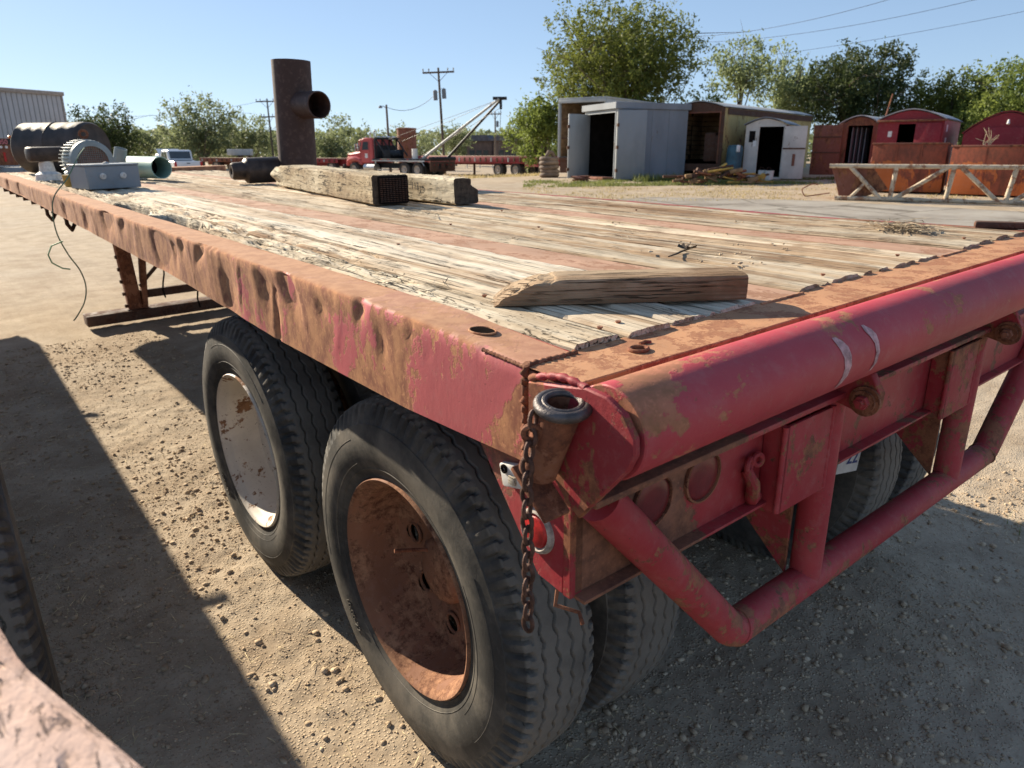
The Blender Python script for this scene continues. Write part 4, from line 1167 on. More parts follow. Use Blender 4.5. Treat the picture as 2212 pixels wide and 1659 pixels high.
# chain on the tail pocket
ch = thing('chain', 'rusty steel chain hanging from the tail corner pocket', 'chain', TM)
CX, CY = PK.x - 0.040, PK.y + 0.020
zc = PK.z - 0.040; off = [(0, 0)] * 3
z = PK.z - 0.020
for i in range(16):
    s = min(1.0, i / 3.0)
    cx = PK.x - 0.036 - 0.016 * s; cy = PK.y + 0.022 - 0.004 * s
    nrm = (1, 0.25, 0) if i % 2 else (-0.25, 1, 0.0)
    mb = MB(); mb.torus((cx + random.uniform(-0.0015, 0.0015), cy, z), nrm, 0.0085, 0.0036, 20, 8, 1.65, (0.0, 0.0, 1))
    mb.build('link', M['chain'], ch)
    z -= 0.0222

# straw nest, twigs and pebbles on the planks
ne = straw_mesh(230, 2.06, 0.32, lambda x, y: float(deckz(x, y)) + 0.010, 0.075, 0.10, 0.03, 0.11, 0.0016, 0.026)
M['nest'] = m_plain('grey_dry_grass', (0.34, 0.27, 0.18), 0.9, 0, 0.5, 30)
no = ne.build('straw', M['nest'], None, 0, False); no.matrix_world = TM; tag(no, 'tangled tuft of dry grass lying on the rear right planks', 'dry grass', None, 'stuff')
ne = straw_mesh(60, 1.12, 2.05, lambda x, y: float(deckz(x, y)) + 0.010, 0.10, 0.22, 0.03, 0.10, 0.0016, 0.02)
no = ne.build('straw', M['nest'], None, 0, False); no.matrix_world = TM; tag(no, 'dry grass scraps caught on the planks in front of the timbers', 'dry grass', None, 'stuff')
ne = straw_mesh(45, 0.22, 0.85, lambda x, y: float(deckz(x, y)) + 0.006, 0.09, 0.35, 0.015, 0.05, 0.0009, 0.010)
no = ne.build('straw', M['endgrain'], None, 0, False); no.matrix_world = TM; tag(no, 'dark bits of twig along the crumbling edge plank', 'twigs', None, 'stuff')
pp = [(1.02, 0.30), (1.05, 0.26), (1.12, 0.33), (1.16, 0.37), (0.98, 0.40), (1.3, 0.5), (1.42, 0.42), (1.9, 0.9), (1.2, 0.9), (0.9, 1.1), (1.5, 1.2), (1.0, 0.62), (1.25, 0.66), (1.33, 0.33), (2.2, 0.8), (0.95, 0.25), (1.1, 0.42), (1.52, 0.7)]
pa = np.array([(x + random.uniform(-.02, .02), y + random.uniform(-.03, .03), float(deckz(x, y)) + 0.0135) for x, y in pp for _ in range(3)])
st = scatter_stones('gravel', 'small dark stones lying on the deck planks', pa, RNG.uniform(0.002, 0.006, len(pa)), M['stone'])
st.matrix_world = TM
tw = thing('dead_twig', 'small dead twig with a curled leaf on the middle planks', 'twig', on_deck(1.06, 0.52, R(20), 0.012))
mb = MB(); mb.sweep([(-0.10, 0.01, 0.002), (-0.05, 0.0, 0.005), (0.0, 0.004, 0.004), (0.05, -0.002, 0.004)], [0.002, 0.003, 0.003, 0.002], 6); mb.build('stem', M['endgrain'], tw)
mb = MB()
for i in range(9):
    a_ = i * 0.7; mb.add([(0.04, 0, 0.004), (0.04 + 0.035 * math.cos(a_), 0.03 * math.sin(a_), 0.02), (0.04 + 0.03 * math.cos(a_ + 0.5), 0.03 * math.sin(a_ + 0.5), 0.012)], [(0, 1, 2)])
mb.build('leaf', M['endgrain'], tw, 0)
# dark bar lying on the far right rail
br = thing('iron_bar', 'dark iron bar lying along the far right rail near the tail', 'bar', on_deck(2.41, 0.10, R(-62), 0.0))
mb = MB(); mb.bar((-0.10, 0, 0.014), (0.22, 0.0, 0.014), 0.035, 0.026, 0.008); mb.build('bar_body', M['darkrust'], br)

# ------------------------------------------------------------------ the trailer parked alongside (only its near corner, tyre and shadow show)
NM = TM @ Matrix.Rotation(R(-0.85), 4, 'Z')
NB = thing('neighbour_trailer', 'chalky weathered trailer corner close to the camera at the bottom left', 'trailer', NM)
M['chalky'] = m_wood('chalky_peeling_edge', (0.66, 0.52, 0.46), (0.52, 0.36, 0.29), (0.26, 0.13, 0.10), (16, 7, 16), 0.9, False, 0.4, 1.0, cross=0.35)
out = [(-1.3, -0.70), (-0.640, -0.62), (-0.655, -0.540), (-0.676, -0.468), (-0.702, -0.383), (-0.729, -0.295), (-0.742, -0.205), (-0.768, -0.10), (-1.3, -0.10)]
mb = MB(); mb.prism(out, -0.14, 0.0, 'Z', 0.012); mb.build('corner_cap', M['chalky'], NB)
NTOP = 0.035
mb = MB(); mb.box2((-0.79, -0.10, -0.15), (-0.765, 9.75, NTOP), 0.004); mb.box2((-0.96, -0.10, NTOP - 0.012), (-0.791, 9.75, NTOP - 0.001), 0.002); mb.build('side_rail', M['rust'], NB)
x = -0.92
for i in range(8):
    mb = MB(); mb.box2((x - 0.195, -0.08, NTOP - 0.045), (x, 9.7, NTOP - 0.006), 0.003); mb.build('plank', M['plank'], NB); x -= 0.2
mb = MB(); mb.box2((-3.2, -0.1, -0.15), (-3.17, 9.75, NTOP), 0.004); mb.build('side_rail', M['rust'], NB)
mb = MB(); mb.box2((-3.18, 9.6, -0.2), (-0.79, 9.72, NTOP - 0.01), 0.004); mb.build('front_rail', M['rust'], NB)
mb = MB(); mb.box2((-3.1, 0.0, -0.30), (-2.9, 9.5, -0.12)); mb.box2((-1.4, 0.0, -0.30), (-1.2, 9.5, -0.12)); mb.build('frame_beam', M['darkrust'], NB)
for hy, l in ((7.35, 0.10), (4.75, 0.12)):
    mb = MB(); mb.bar((-0.77, hy, NTOP - 0.06), (-0.77 + l, hy - 0.02, NTOP - 0.05), 0.05, 0.03, 0.004); mb.build('tie_lug', M['rust'], NB)
for wy in (1.50, 2.75):
    for j, off in enumerate((0.0, -0.335)):
        w = bpy.data.objects.new('wheel', None); COL.objects.link(w); w.parent = NB
        w.location = (-0.848 + off, wy, -0.842); w.rotation_euler = (0.3, 0, PI)
        obj('tyre', TYRE, None, w)
        rm = obj('rim', RIMS['rim_rust'], None, w); rm.location = (-0.118, 0, 0)
# ------------------------------------------------------------------ yard behind: ground cover
def m_conc():
    n = NT('old_concrete'); v = n.coord((1, 1, 1))
    a = n.noise(v, 0.7, 7, 0.65); b = n.noise(v, 6, 6, 0.7)
    c = n.ramp(a, [(0.3, (0.21, 0.185, 0.155)), (0.5, (0.32, 0.29, 0.25)), (0.7, (0.40, 0.365, 0.31))])
    c = n.mix(n.math('MULTIPLY', n.rng(b, 0.52, 0.7), 0.5), c, (0.30, 0.235, 0.16))
    vx = n.voro(n.coord((1, 1, 1)), 0.45, 'DISTANCE_TO_EDGE', 0)
    c = n.mix(n.math('MULTIPLY', n.rng(n.math('ADD', vx, n.math('MULTIPLY', b, 0.05)), 0.045, 0.03), 0.7), c, (0.10, 0.085, 0.065))
    return n.fin(c, 0.9, n.bump(b, 0.3, 0.01), 0, 0.1)
M['concrete'] = m_conc()
far_e = [B(1335, 20.6), B(1420, 21.0), B(1550, 20.4), B(1700, 19.8), B(1850, 18.7), B(2000, 17.6), B(2200, 16.3), B(2450, 15.2)]
near_e = [B(1345, 20.0), B(1420, 18.6), B(1550, 16.4), B(1700, 14.6), B(1850, 13.0), B(2000, 11.8), B(2200, 10.6), B(2450, 9.5)]
P = np.zeros((60, 12, 3)); tt = np.linspace(0, 7, 60)
for i, t in enumerate(tt):
    k = min(int(t), 6); u = t - k
    a = (1 - u) * np.array(far_e[k]) + u * np.array(far_e[k + 1]); b = (1 - u) * np.array(near_e[k]) + u * np.array(near_e[k + 1])
    w = 0.25 * (fbm(np.array(t * 3.0), np.array(1.0), 3) - 0.5); w2 = 0.5 * (fbm(np.array(t * 4.0), np.array(2.0), 5) - 0.5)
    for j in range(12):
        s = j / 11; q = a * (1 - s) + b * s + (w * (1 - s) + w2 * s) * np.array((0.6, 0.8))
        P[i, j] = (q[0], q[1], float(ground_z(q[0], q[1])) + 0.010 + 0.004)
structure(MB().grid(P).build('pavement', M['concrete'], None, 60, False))

def m_leaf(name, c0, c1, trans=0.45):
    n = NT(name); v = n.coord((1, 1, 1))
    a = n.noise(v, 0.9, 3); b = n.noise(v, 7.0, 2)
    col = n.mix(n.rng(n.math('ADD', n.math('MULTIPLY', a, 0.6), n.math('MULTIPLY', b, 0.4)), 0.35, 0.65), c0, c1)
    n.fin(col, 0.6, None, 0, 0.25)
    tr = n.new('BsdfTranslucent'); n.put(tr.inputs[0], n.mix(0.5, col, dk(c1, 1.5)))
    mx = n.new('MixShader'); mx.inputs[0].default_value = trans
    n.t.links.new(n.b.outputs[0], mx.inputs[1]); n.t.links.new(tr.outputs[0], mx.inputs[2])
    n.t.links.new(mx.outputs[0], n.n['Material Output'].inputs[0])
    return n.m
M['grass'] = m_leaf('green_grass', (0.10, 0.13, 0.035), (0.22, 0.235, 0.07), 0.3)
M['drygrass'] = m_leaf('dry_grass', (0.30, 0.23, 0.10), (0.46, 0.37, 0.18), 0.3)
def grass(name, label, mat, n, region, h0, h1, w=0.012):
    xs, ys = region(n); n = len(xs); zs = ground_z(xs, ys)
    h = RNG.uniform(h0, h1, n); a = RNG.uniform(0, 2 * PI, n); l = RNG.uniform(0.1, 0.6, n) * h; ww = w * RNG.uniform(0.6, 1.4, n)
    p = np.stack([xs, ys, zs - 0.01], 1); s = np.stack([np.cos(a), np.sin(a), 0 * a], 1) * ww[:, None]
    tip = p + np.stack([np.sin(a) * l, -np.cos(a) * l, h], 1)
    V = np.stack([p - s, p + s, tip], 1).reshape(-1, 3); Fi = np.arange(3 * n).reshape(-1, 3)
    mb = MB(); mb.v = list(map(tuple, V.tolist())); mb.f = list(map(tuple, Fi.tolist()))
    o = mb.build(name, mat, None, 0, False); return tag(o, label, 'grass', None, 'stuff')
def strip(px0, px1, F0, F1, dens):
    def f(n):
        px = RNG.uniform(px0, px1, n); Fm = RNG.uniform(F0, F1, n)
        X = CAM_POS.x + Fm * math.sin(CAM_YAW) + Fm * (px - 1106) / 1637 * math.cos(CAM_YAW)
        Y = CAM_POS.y + Fm * math.cos(CAM_YAW) - Fm * (px - 1106) / 1637 * math.sin(CAM_YAW)
        k = RNG.uniform(0, 1, n) < ss(0.35, 0.62, fbm(X * dens, Y * dens, 41))
        return X[k], Y[k]
    return f
grass('grass', 'bright green grass growing along the front of the sheds', M['grass'], 20000, strip(1130, 1810, 25.6, 29.5, 0.9), 0.03, 0.12, 0.016)
grass('grass', 'taller weeds rising against the grey shed and the tan box', M['grass'], 1500, strip(1370, 1560, 27.8, 29.0, 1.5), 0.1, 0.35, 0.018)
grass('grass', 'dry yellow grass stubble between the pavement and the green strip', M['drygrass'], 15000, strip(1130, 2250, 19.5, 25.5, 1.1), 0.02, 0.07, 0.014)
grass('grass', 'dry grass patch beyond the red flatbed in the far yard', M['drygrass'], 5000, strip(960, 1180, 36, 60, 0.4), 0.05, 0.2, 0.03)
grass('grass', 'small green weed tuft at the shadow edge behind the bumper', M['grass'], 60, lambda n: (2.92 + RNG.normal(0, 0.05, n), -0.07 + RNG.normal(0, 0.05, n)), 0.03, 0.10, 0.0025)

# ------------------------------------------------------------------ sheds
def frame2(p0, p1):
    ang = math.atan2(p1[1] - p0[1], p1[0] - p0[0]); L = math.hypot(p1[0] - p0[0], p1[1] - p0[1])
    cx, cy = (p0[0] + p1[0]) / 2, (p0[1] + p1[1]) / 2
    return T3(p0[0], p0[1], gz(cx, cy), ang), L
def frame(px0, F0, px1, F1): return frame2(B(px0, F0), B(px1, F1))

def arch_pts(w, he, hp, n=12):
    return [(w * i / n, he + (hp - he) * (1 - abs(2 * i / n - 1) ** 1.7)) for i in range(n + 1)]

def shed(t, w, dep, he, hp, door, wall, front, roofm, z0=0.0, over=0.06, inside=None, rooftrim=None, lining_or_shade=None):
    th = 0.05; x0, x1, dz0, dz1 = door
    m = MB(); m.box2((0, th + 0.002, z0), (th, dep, he)); m.build('wall', wall, t)
    m = MB(); m.box2((w - th, th + 0.002, z0), (w, dep, he)); m.build('wall', wall, t)
    m = MB(); m.box2((th, dep - th, z0), (w - th, dep - 0.002, he)); m.build('wall', wall, t)
    m = MB(); m.box2((0, 0, z0), (x0, th, he)); m.box2((x1, 0, z0), (w, th, he))
    if dz1 < he - 0.01: m.box2((x0, 0, dz1), (x1, th, he))
    if dz0 > z0 + 0.02: m.box2((x0, 0, z0), (x1, th, dz0))
    if hp > he + 0.01:
        m.prism([(0, he)] + [(a, b) for a, b in arch_pts(w, he + 0.001, hp)[1:-1]] + [(w, he)], 0.0, th, 'Y')
    m.build('front_wall', front, t)
    # door frame
    m = MB(); fw = 0.05
    m.box2((x0 - fw, -0.02, dz0), (x0, -0.002, dz1 + fw)); m.box2((x1, -0.02, dz0), (x1 + fw, -0.002, dz1 + fw)); m.box2((x0, -0.02, dz1), (x1, -0.002, dz1 + fw)); m.build('door_frame', rooftrim or wall, t)
    # roof sheet
    pts = arch_pts(w + 2 * over, he + 0.004, hp + 0.03) if hp > he + 0.01 else [(0, he + 0.004), (w + 2 * over, he + 0.004)]
    m = MB(); rows = []
    for yy in np.linspace(-over, dep + over, 5): rows.append([(a - over, yy, b) for a, b in pts])
    for yy in np.linspace(dep + over, -over, 5): rows.append([(a - over, yy, b + 0.03) for a, b in pts])
    rows.append(rows[0]); m.grid(np.array(rows)); m.build('roof', roofm, t)
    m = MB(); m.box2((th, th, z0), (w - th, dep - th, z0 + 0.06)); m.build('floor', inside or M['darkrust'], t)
    if lining_or_shade:  # near-black sheets added so the open sheds look shaded inside
        m = MB(); m.box2((th + 0.003, th + 0.02, z0 + 0.07), (th + 0.02, dep - th - 0.003, he - 0.03)); m.build('lining_or_shade', lining_or_shade, t)
        m = MB(); m.box2((w - th - 0.02, th + 0.02, z0 + 0.07), (w - th - 0.003, dep - th - 0.003, he - 0.03)); m.build('lining_or_shade', lining_or_shade, t)
        m = MB(); m.box2((th + 0.021, dep - th - 0.02, z0 + 0.07), (w - th - 0.021, dep - th - 0.003, he - 0.03)); m.build('lining_or_shade', lining_or_shade, t)
        m = MB(); m.box2((th + 0.003, th + 0.02, he - 0.028), (w - th - 0.003, dep - th - 0.003, he - 0.012)); m.build('shade_ceiling', lining_or_shade, t)

M['galv'] = m_paint('dull_galvanised', (0.20, 0.22, 0.24), (0.20, 0.165, 0.13), (0.11, 0.085, 0.07), 0.26, 1.3, (1, 1, 0.35), None, 0.55, 0.12, 0.1)
M['galv_lt'] = m_paint('pale_galvanised', (0.36, 0.38, 0.38), (0.27, 0.21, 0.16), (0.16, 0.115, 0.09), 0.24, 1.6, (1, 1, 0.35), None, 0.5, 0.1, 0.1)
M['tanbox'] = m_paint('tan_yellow_panel', (0.46, 0.33, 0.13), (0.25, 0.12, 0.06), (0.13, 0.06, 0.035), 0.34, 1.7, (1, 1, 0.6), None, 0.7, 0.15, 0.3)
M['brownwood'] = m_wood('brown_lining', (0.30, 0.20, 0.11), (0.22, 0.14, 0.075), (0.11, 0.065, 0.035), (3, 3, 14), 0.5, False, 0.5, 0.5)
M['offwhite'] = m_paint('scuffed_off_white', (0.52, 0.49, 0.44), (0.27, 0.16, 0.10), (0.13, 0.08, 0.06), 0.30, 2.6, (1, 1, 0.7), None, 0.7, 0.15, 0.4)
M['rustwall'] = m_paint('rusty_brown_wall', (0.20, 0.075, 0.05), (0.27, 0.12, 0.06), (0.09, 0.035, 0.025), 0.45, 2.2, (1, 1, 0.6), None, 0.75, 0.2, 0.4)
M['redwall'] = m_paint('shed_red', (0.23, 0.020, 0.028), (0.22, 0.07, 0.045), (0.12, 0.04, 0.03), 0.14, 1.6, (1, 1, 0.6), None, 0.55, 0.1, 0.2)
M['orange'] = m_paint('rust_orange_bin', (0.46, 0.125, 0.035), (0.30, 0.085, 0.05), (0.16, 0.06, 0.04), 0.40, 1.3, (1, 1, 0.5), ('Z', 0.75, 1.15, 0.25), 0.7, 0.15, 0.3)
M['boneT'] = m_paint('chipped_cream_pipe', (0.52, 0.43, 0.31), (0.36, 0.21, 0.13), (0.20, 0.11, 0.07), 0.42, 5, (1, 1, 1), None, 0.7, 0.2, 0.4)
M['greyroof'] = m_plain('grey_sheet_roof', (0.42, 0.42, 0.41), 0.6, 0, 0.2, 1.2)
M['dark'] = m_plain('interior_shade_black', (0.016, 0.014, 0.013), 1.0, 0, 0.3, 3, 0.1, 0.0)  # near-black colour standing in for the shade inside the sheds

# van box with its open end, on a chassis
Mx, W_ = frame(1207, 37.0, 1304, 35.6)
t = thing('van_body', 'pale van trailer box with an open brown lined end behind the grey shed', 'van body', Mx)
ztop = ZA(213, 36.2) - gz(*B(1255, 36)); zfl = ZA(340, 36.2) - gz(*B(1255, 36))
dep = 8.5
for nm, a, b, mt in (('wall', (0, 0, zfl), (0.06, dep, ztop), M['galv_lt']), ('wall', (W_ - 0.06, 0, zfl), (W_, dep, ztop), M['galv_lt']), ('wall', (0.06, dep - 0.06, zfl), (W_ - 0.06, dep, ztop), M['brownwood']),
                     ('lining_or_shade', (0.061, 0.08, zfl + 0.05), (0.09, dep - 0.07, ztop - 0.1), M['brownwood']), ('lining_or_shade', (W_ - 0.09, 0.08, zfl + 0.05), (W_ - 0.061, dep - 0.07, ztop - 0.1), M['brownwood']),
                     ('roof', (-0.03, -0.03, ztop + 0.002), (W_ + 0.03, dep, ztop + 0.07), M['galv_lt']), ('floor', (-0.02, -0.02, zfl - 0.12), (W_ + 0.02, dep, zfl - 0.002), M['darkrust']),
                     ('door_frame', (-0.04, -0.06, ztop - 0.16), (W_ + 0.04, -0.004, ztop - 0.004), M['galv_lt']), ('door_frame', (-0.04, -0.06, zfl), (0.07, -0.004, ztop - 0.165), M['galv_lt'])):
    m = MB(); m.box2(a, b, 0.006); m.build(nm, mt, t)
for zq in (0.33, 0.66):
    m = MB(); m.box2((0.091, 0.10, zfl + (ztop - zfl) * zq), (W_ - 0.091, 0.14, zfl + (ztop - zfl) * zq + 0.05)); m.build('cross_rail', M['darkrust'], t)
m = MB(); m.box2((0.3, 0.2, 0.3), (0.5, dep - 0.2, zfl - 0.12)); m.box2((W_ - 0.5, 0.2, 0.3), (W_ - 0.3, dep - 0.2, zfl - 0.12)); m.box2((0.05, 0.05, 0.05), (0.45, 0.4, zfl - 0.122)); m.build('chassis', M['darkrust'], t)

# grey shed, near corner towards the camera
Mx, W_ = frame(1262, 31.6, 1331, 29.0)
H_ = ZA(236, 29.0) - gz(*B(1331, 29))
t = thing('metal_shed', 'grey galvanised metal shed with both tall doors standing open', 'shed', Mx)
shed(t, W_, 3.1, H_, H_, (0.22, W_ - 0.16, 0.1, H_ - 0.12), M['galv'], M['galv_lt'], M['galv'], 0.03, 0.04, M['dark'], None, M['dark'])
m = MB(); m.prism([(-0.10, -0.12), (-0.10, 3.2), (W_ + 0.06, 3.2), (W_ + 0.06, -0.12)], H_ + 0.005, H_ + 0.24, 'Z', 0.01); m.build('roof_cap', M['galv'], t)
for i in range(1, 4):
    m = MB(); m.box2((W_ + 0.001, 0.75 * i, 0.05), (W_ + 0.012, 0.75 * i + 0.03, H_ - 0.01)); m.build('wall_seam', M['galv'], t)
# right leaf swung out along the side, left leaf swung out to the left
ca = Mx.inverted()
def leaf(t, p, q, z0, z1, mat, nm='door', th=0.05, parts=True):
    a = ca @ Vector((p[0], p[1], 0)); b = ca @ Vector((q[0], q[1], 0)); a.z = b.z = 0
    m = MB(); m.bar((a.x, a.y, (z0 + z1) / 2), (b.x, b.y, (z0 + z1) / 2), th, z1 - z0, 0.006); d = m.build(nm, mat, t)
    return d, a, b
d1, a, b = leaf(t, B(1333, 28.9), B(1394, 28.7), 0.02, H_ - 0.06, M['galv'])
for zq in (0.35, 1.2, 2.0):
    m = MB(); m.box((a.x, a.y, zq), (0.09, 0.09, 0.12)); m.build('hinge', M['darkrust'], d1)
d2, a, b = leaf(t, B(1272, 31.4), B(1227, 30.7), 0.02, H_ - 0.10, M['galv_lt'])
for zq in (0.35, 1.2, 2.0):
    m = MB(); m.box((b.x, b.y, zq), (0.06, 0.10, 0.12)); m.build('hinge', M['darkrust'], d2)
m = MB(); m.bar((a.x * 0.45 + b.x * 0.55, a.y * 0.45 + b.y * 0.55 - 0.05, 0.72), (a.x * 0.15 + b.x * 0.85, a.y * 0.15 + b.y * 0.85 - 0.05, 0.72), 0.02, 0.32); m.build('patch_plate', M['rustwall'], d2)
m = MB(); m.box2((0.2, -0.5, 0.0), (W_ - 0.1, -0.02, 0.1), 0.01); m.build('door_step', M['rustwall'], t)

# tan box body
Mx, W_ = frame(1449, 30.7, 1558, 29.3)
H_ = ZA(232, 29.3) - gz(*B(1558, 29.3)); HP_ = ZA(222, 30) - gz(*B(1500, 30))
t = thing('box_body', 'long tan yellow rusted box body with a dark open doorway', 'box body', Mx)
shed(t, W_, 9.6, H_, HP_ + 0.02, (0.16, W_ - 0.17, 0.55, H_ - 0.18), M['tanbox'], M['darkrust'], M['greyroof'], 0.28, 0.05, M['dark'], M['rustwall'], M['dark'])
for i in range(10):                                   # lining boards seen through the doorway
    for k in range(3):
        m = MB(); m.box2((0.072, 0.3 + k * 1.3, 0.7 + 0.19 * i), (0.095, 0.3 + k * 1.3 + random.uniform(1.0, 1.25), 0.7 + 0.19 * i + 0.17)); m.build('lining_board', M['brownwood'], t)
    m = MB(); m.box2((0.1, 2.4, 0.7 + 0.19 * i), (W_ * random.uniform(0.5, 0.75), 2.45, 0.7 + 0.19 * i + 0.165)); m.build('lining_board', M['brownwood'], t)
m = MB(); m.box2((W_ + 0.002, 0.3, H_ - 0.24), (W_ + 0.03, 9.6, H_ - 0.02)); m.build('roof_band', M['darkrust'], t)
for i in range(10):
    m = MB(); m.box2((W_ + 0.001, 0.9 * i + 0.3, 0.3), (W_ + 0.014, 0.9 * i + 0.34, H_ - 0.25)); m.build('wall_rib', M['tanbox'], t)
m = MB(); m.box2((-0.05, -0.25, 0.3), (0.35, -0.03, 0.55), 0.02); m.build('corner_step', M['rustwall'], t)
m = MB(); m.box2((0.1, 0.2, 0.0), (0.3, 9.3, 0.275)); m.box2((W_ - 0.3, 0.2, 0.0), (W_ - 0.1, 9.3, 0.275)); m.build('skid', M['darkrust'], t)
lk = thing('boiler_casing', 'dark rounded metal casing standing in the tan box doorway', 'casing', Mx @ T3(W_ * 0.58, 0.25, 0.62))
m = MB(); m.box((0.25, 0.25, 0.55), (0.5, 0.45, 1.1), 0.09); m.build('casing_body', M['darkrust'], lk)
m = MB(); m.box((0.52, 0.2, 0.5), (0.22, 0.3, 1.0), 0.08); m.build('casing_side', M['darkrust'], lk)

# off-white doghouse
Mx, W_ = frame(1607, 28.8, 1692, 28.1)
gq = gz(*B(1650, 28.4)); H_ = ZA(270, 28.4) - gq; HP_ = ZA(256, 28.4) - gq
t = thing('site_hut', 'scuffed off white metal hut with a low arched roof and open door', 'hut', Mx)
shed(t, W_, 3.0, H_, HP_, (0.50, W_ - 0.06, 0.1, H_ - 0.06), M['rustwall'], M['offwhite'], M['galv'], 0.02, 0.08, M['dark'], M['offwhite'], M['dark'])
ca = Mx.inverted()
d1, a, b = leaf(t, B(1690, 28.0), B(1739, 27.7), 0.05, H_ - 0.05, M['offwhite'])
m = MB(); m.bar((a.x, a.y - 0.035, 1.12), (b.x, b.y - 0.035, 1.12), 0.02, 0.05); m.build('door_rail', M['darkrust'], d1)
m = MB(); m.box(((a.x + b.x) / 2 + 0.02, (a.y + b.y) / 2 - 0.04, 0.72), (0.10, 0.02, 0.42), 0.01); m.build('door_stain_plate', M['rustwall'], d1)
m = MB(); m.box2((0.14, -0.012, 1.35), (0.36, -0.004, 1.75)); m.build('notice_plate', M['dark'], t)
m = MB(); m.box2((0.30, -0.02, 1.2), (0.42, -0.013, 1.40)); m.build('paper_notice', M['paper'], t)

# rusty brown hut
Mx, W_ = frame(1812, 28.4, 1889, 27.6)
gq = gz(*B(1850, 28)); H_ = ZA(268, 28) - gq; HP_ = ZA(252, 28) - gq
t = thing('site_hut', 'rusty brown metal hut with its rust stained door folded back', 'hut', Mx)
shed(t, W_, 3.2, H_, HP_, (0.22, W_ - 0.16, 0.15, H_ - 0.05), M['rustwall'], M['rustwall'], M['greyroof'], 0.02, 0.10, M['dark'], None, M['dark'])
ca = Mx.inverted()
d1, a, b = leaf(t, B(1814, 28.2), B(1753, 28.6), 0.15, H_ - 0.02, M['rustwall'])
for zq in (0.95, 1.5):
    m = MB(); m.bar((a.x, a.y - 0.04, zq), (b.x, b.y - 0.04, zq), 0.02, 0.04); m.build('door_rail', M['darkrust'], d1)
for i in range(4):
    m = MB(); m.box2((0.30 + 0.13 * i, 0.25 + 0.1 * i, 0.15), (0.33 + 0.13 * i, 0.65 + 0.12 * i, H_ - 0.1)); m.build('curtain_strip', M['galv'], t)
pl = thing('leaning_pole', 'thin rusty pole leaning between the brown hut and the red hut', 'pole', T3(*B(1882, 26.6), gz(*B(1882, 26.6))))
m = MB(); m.tube((0, 0, 0.4), (0.35, -0.28, 2.9), 0.03, 0.022, 10); m.build('pole_body', M['rustwall'], pl)
m = MB(); m.box((0.16, -0.16, 1.55), (0.09, 0.09, 0.14), 0.02); m.build('insulator', M['paper'], pl)

# red huts
Mx, W_ = frame(1889, 25.7, 2030, 24.5)
gq = gz(*B(1960, 25)); H_ = ZA(259, 25) - gq; HP_ = ZA(238, 25) - gq
t = thing('site_hut', 'deep red metal hut with an arched front and dark doorway', 'hut', Mx)
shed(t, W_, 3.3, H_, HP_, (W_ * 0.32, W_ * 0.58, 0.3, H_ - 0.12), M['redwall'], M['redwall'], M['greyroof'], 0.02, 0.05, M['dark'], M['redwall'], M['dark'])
m = MB(); m.box2((-0.04, -0.10, H_ - 0.05), (W_ + 0.06, -0.003, H_ + 0.01), 0.005); m.build('eave_trim', M['rustwall'], t)
m = MB(); m.box2((W_ * 0.585, -0.05, 0.1), (W_ * 0.97, -0.022, H_ - 0.1), 0.004); m.build('door', M['redwall'], t)
m = MB(); m.box2((W_ * 0.17, -0.012, H_ - 0.52), (W_ * 0.23, -0.004, H_ - 0.34)); m.build('notice', M['paper'], t)
for yy, zq, hh in ((0.45, H_ - 0.15, 0.22), (0.5, H_ - 0.55, 0.26), (0.25, H_ - 1.05, 0.22)):
    m = MB(); m.box2((W_ + 0.002, yy, zq - hh), (W_ + 0.008, yy + 0.25, zq)); m.build('notice', M['paper'], t)
Mx, W_ = frame(2074, 23.6, 2262, 22.4)
gq = gz(*B(2160, 23)); H_ = ZA(288, 23) - gq; HP_ = ZA(243, 23) - gq
t = thing('site_hut', 'second red metal hut with small square vents at the right edge', 'hut', Mx)
shed(t, W_, 3.3, H_, HP_, (W_ * 0.28, W_ * 0.29, 0.3, 0.32), M['redwall'], M['redwall'], M['redwall'], 0.02, 0.04, M['dark'], M['redwall'])
m = MB(); m.box2((W_ * 0.25, -0.05, 0.3), (W_ * 0.70, -0.022, HP_ - 0.42), 0.004); m.build('door', M['redwall'], t)
for zq in (H_ - 0.05, H_ - 0.4):
    m = MB(); m.box2((W_ * 0.76, -0.02, zq - 0.16), (W_ * 0.86, -0.004, zq)); m.build('vent', M['dark'], t)
m = MB(); m.sweep([(W_ * 0.50, -0.15, HP_ - 0.2), (W_ * 0.50, -0.2, HP_ - 0.33)], [0.02, 0.045], 12); m.build('lamp', M['paper'], t)

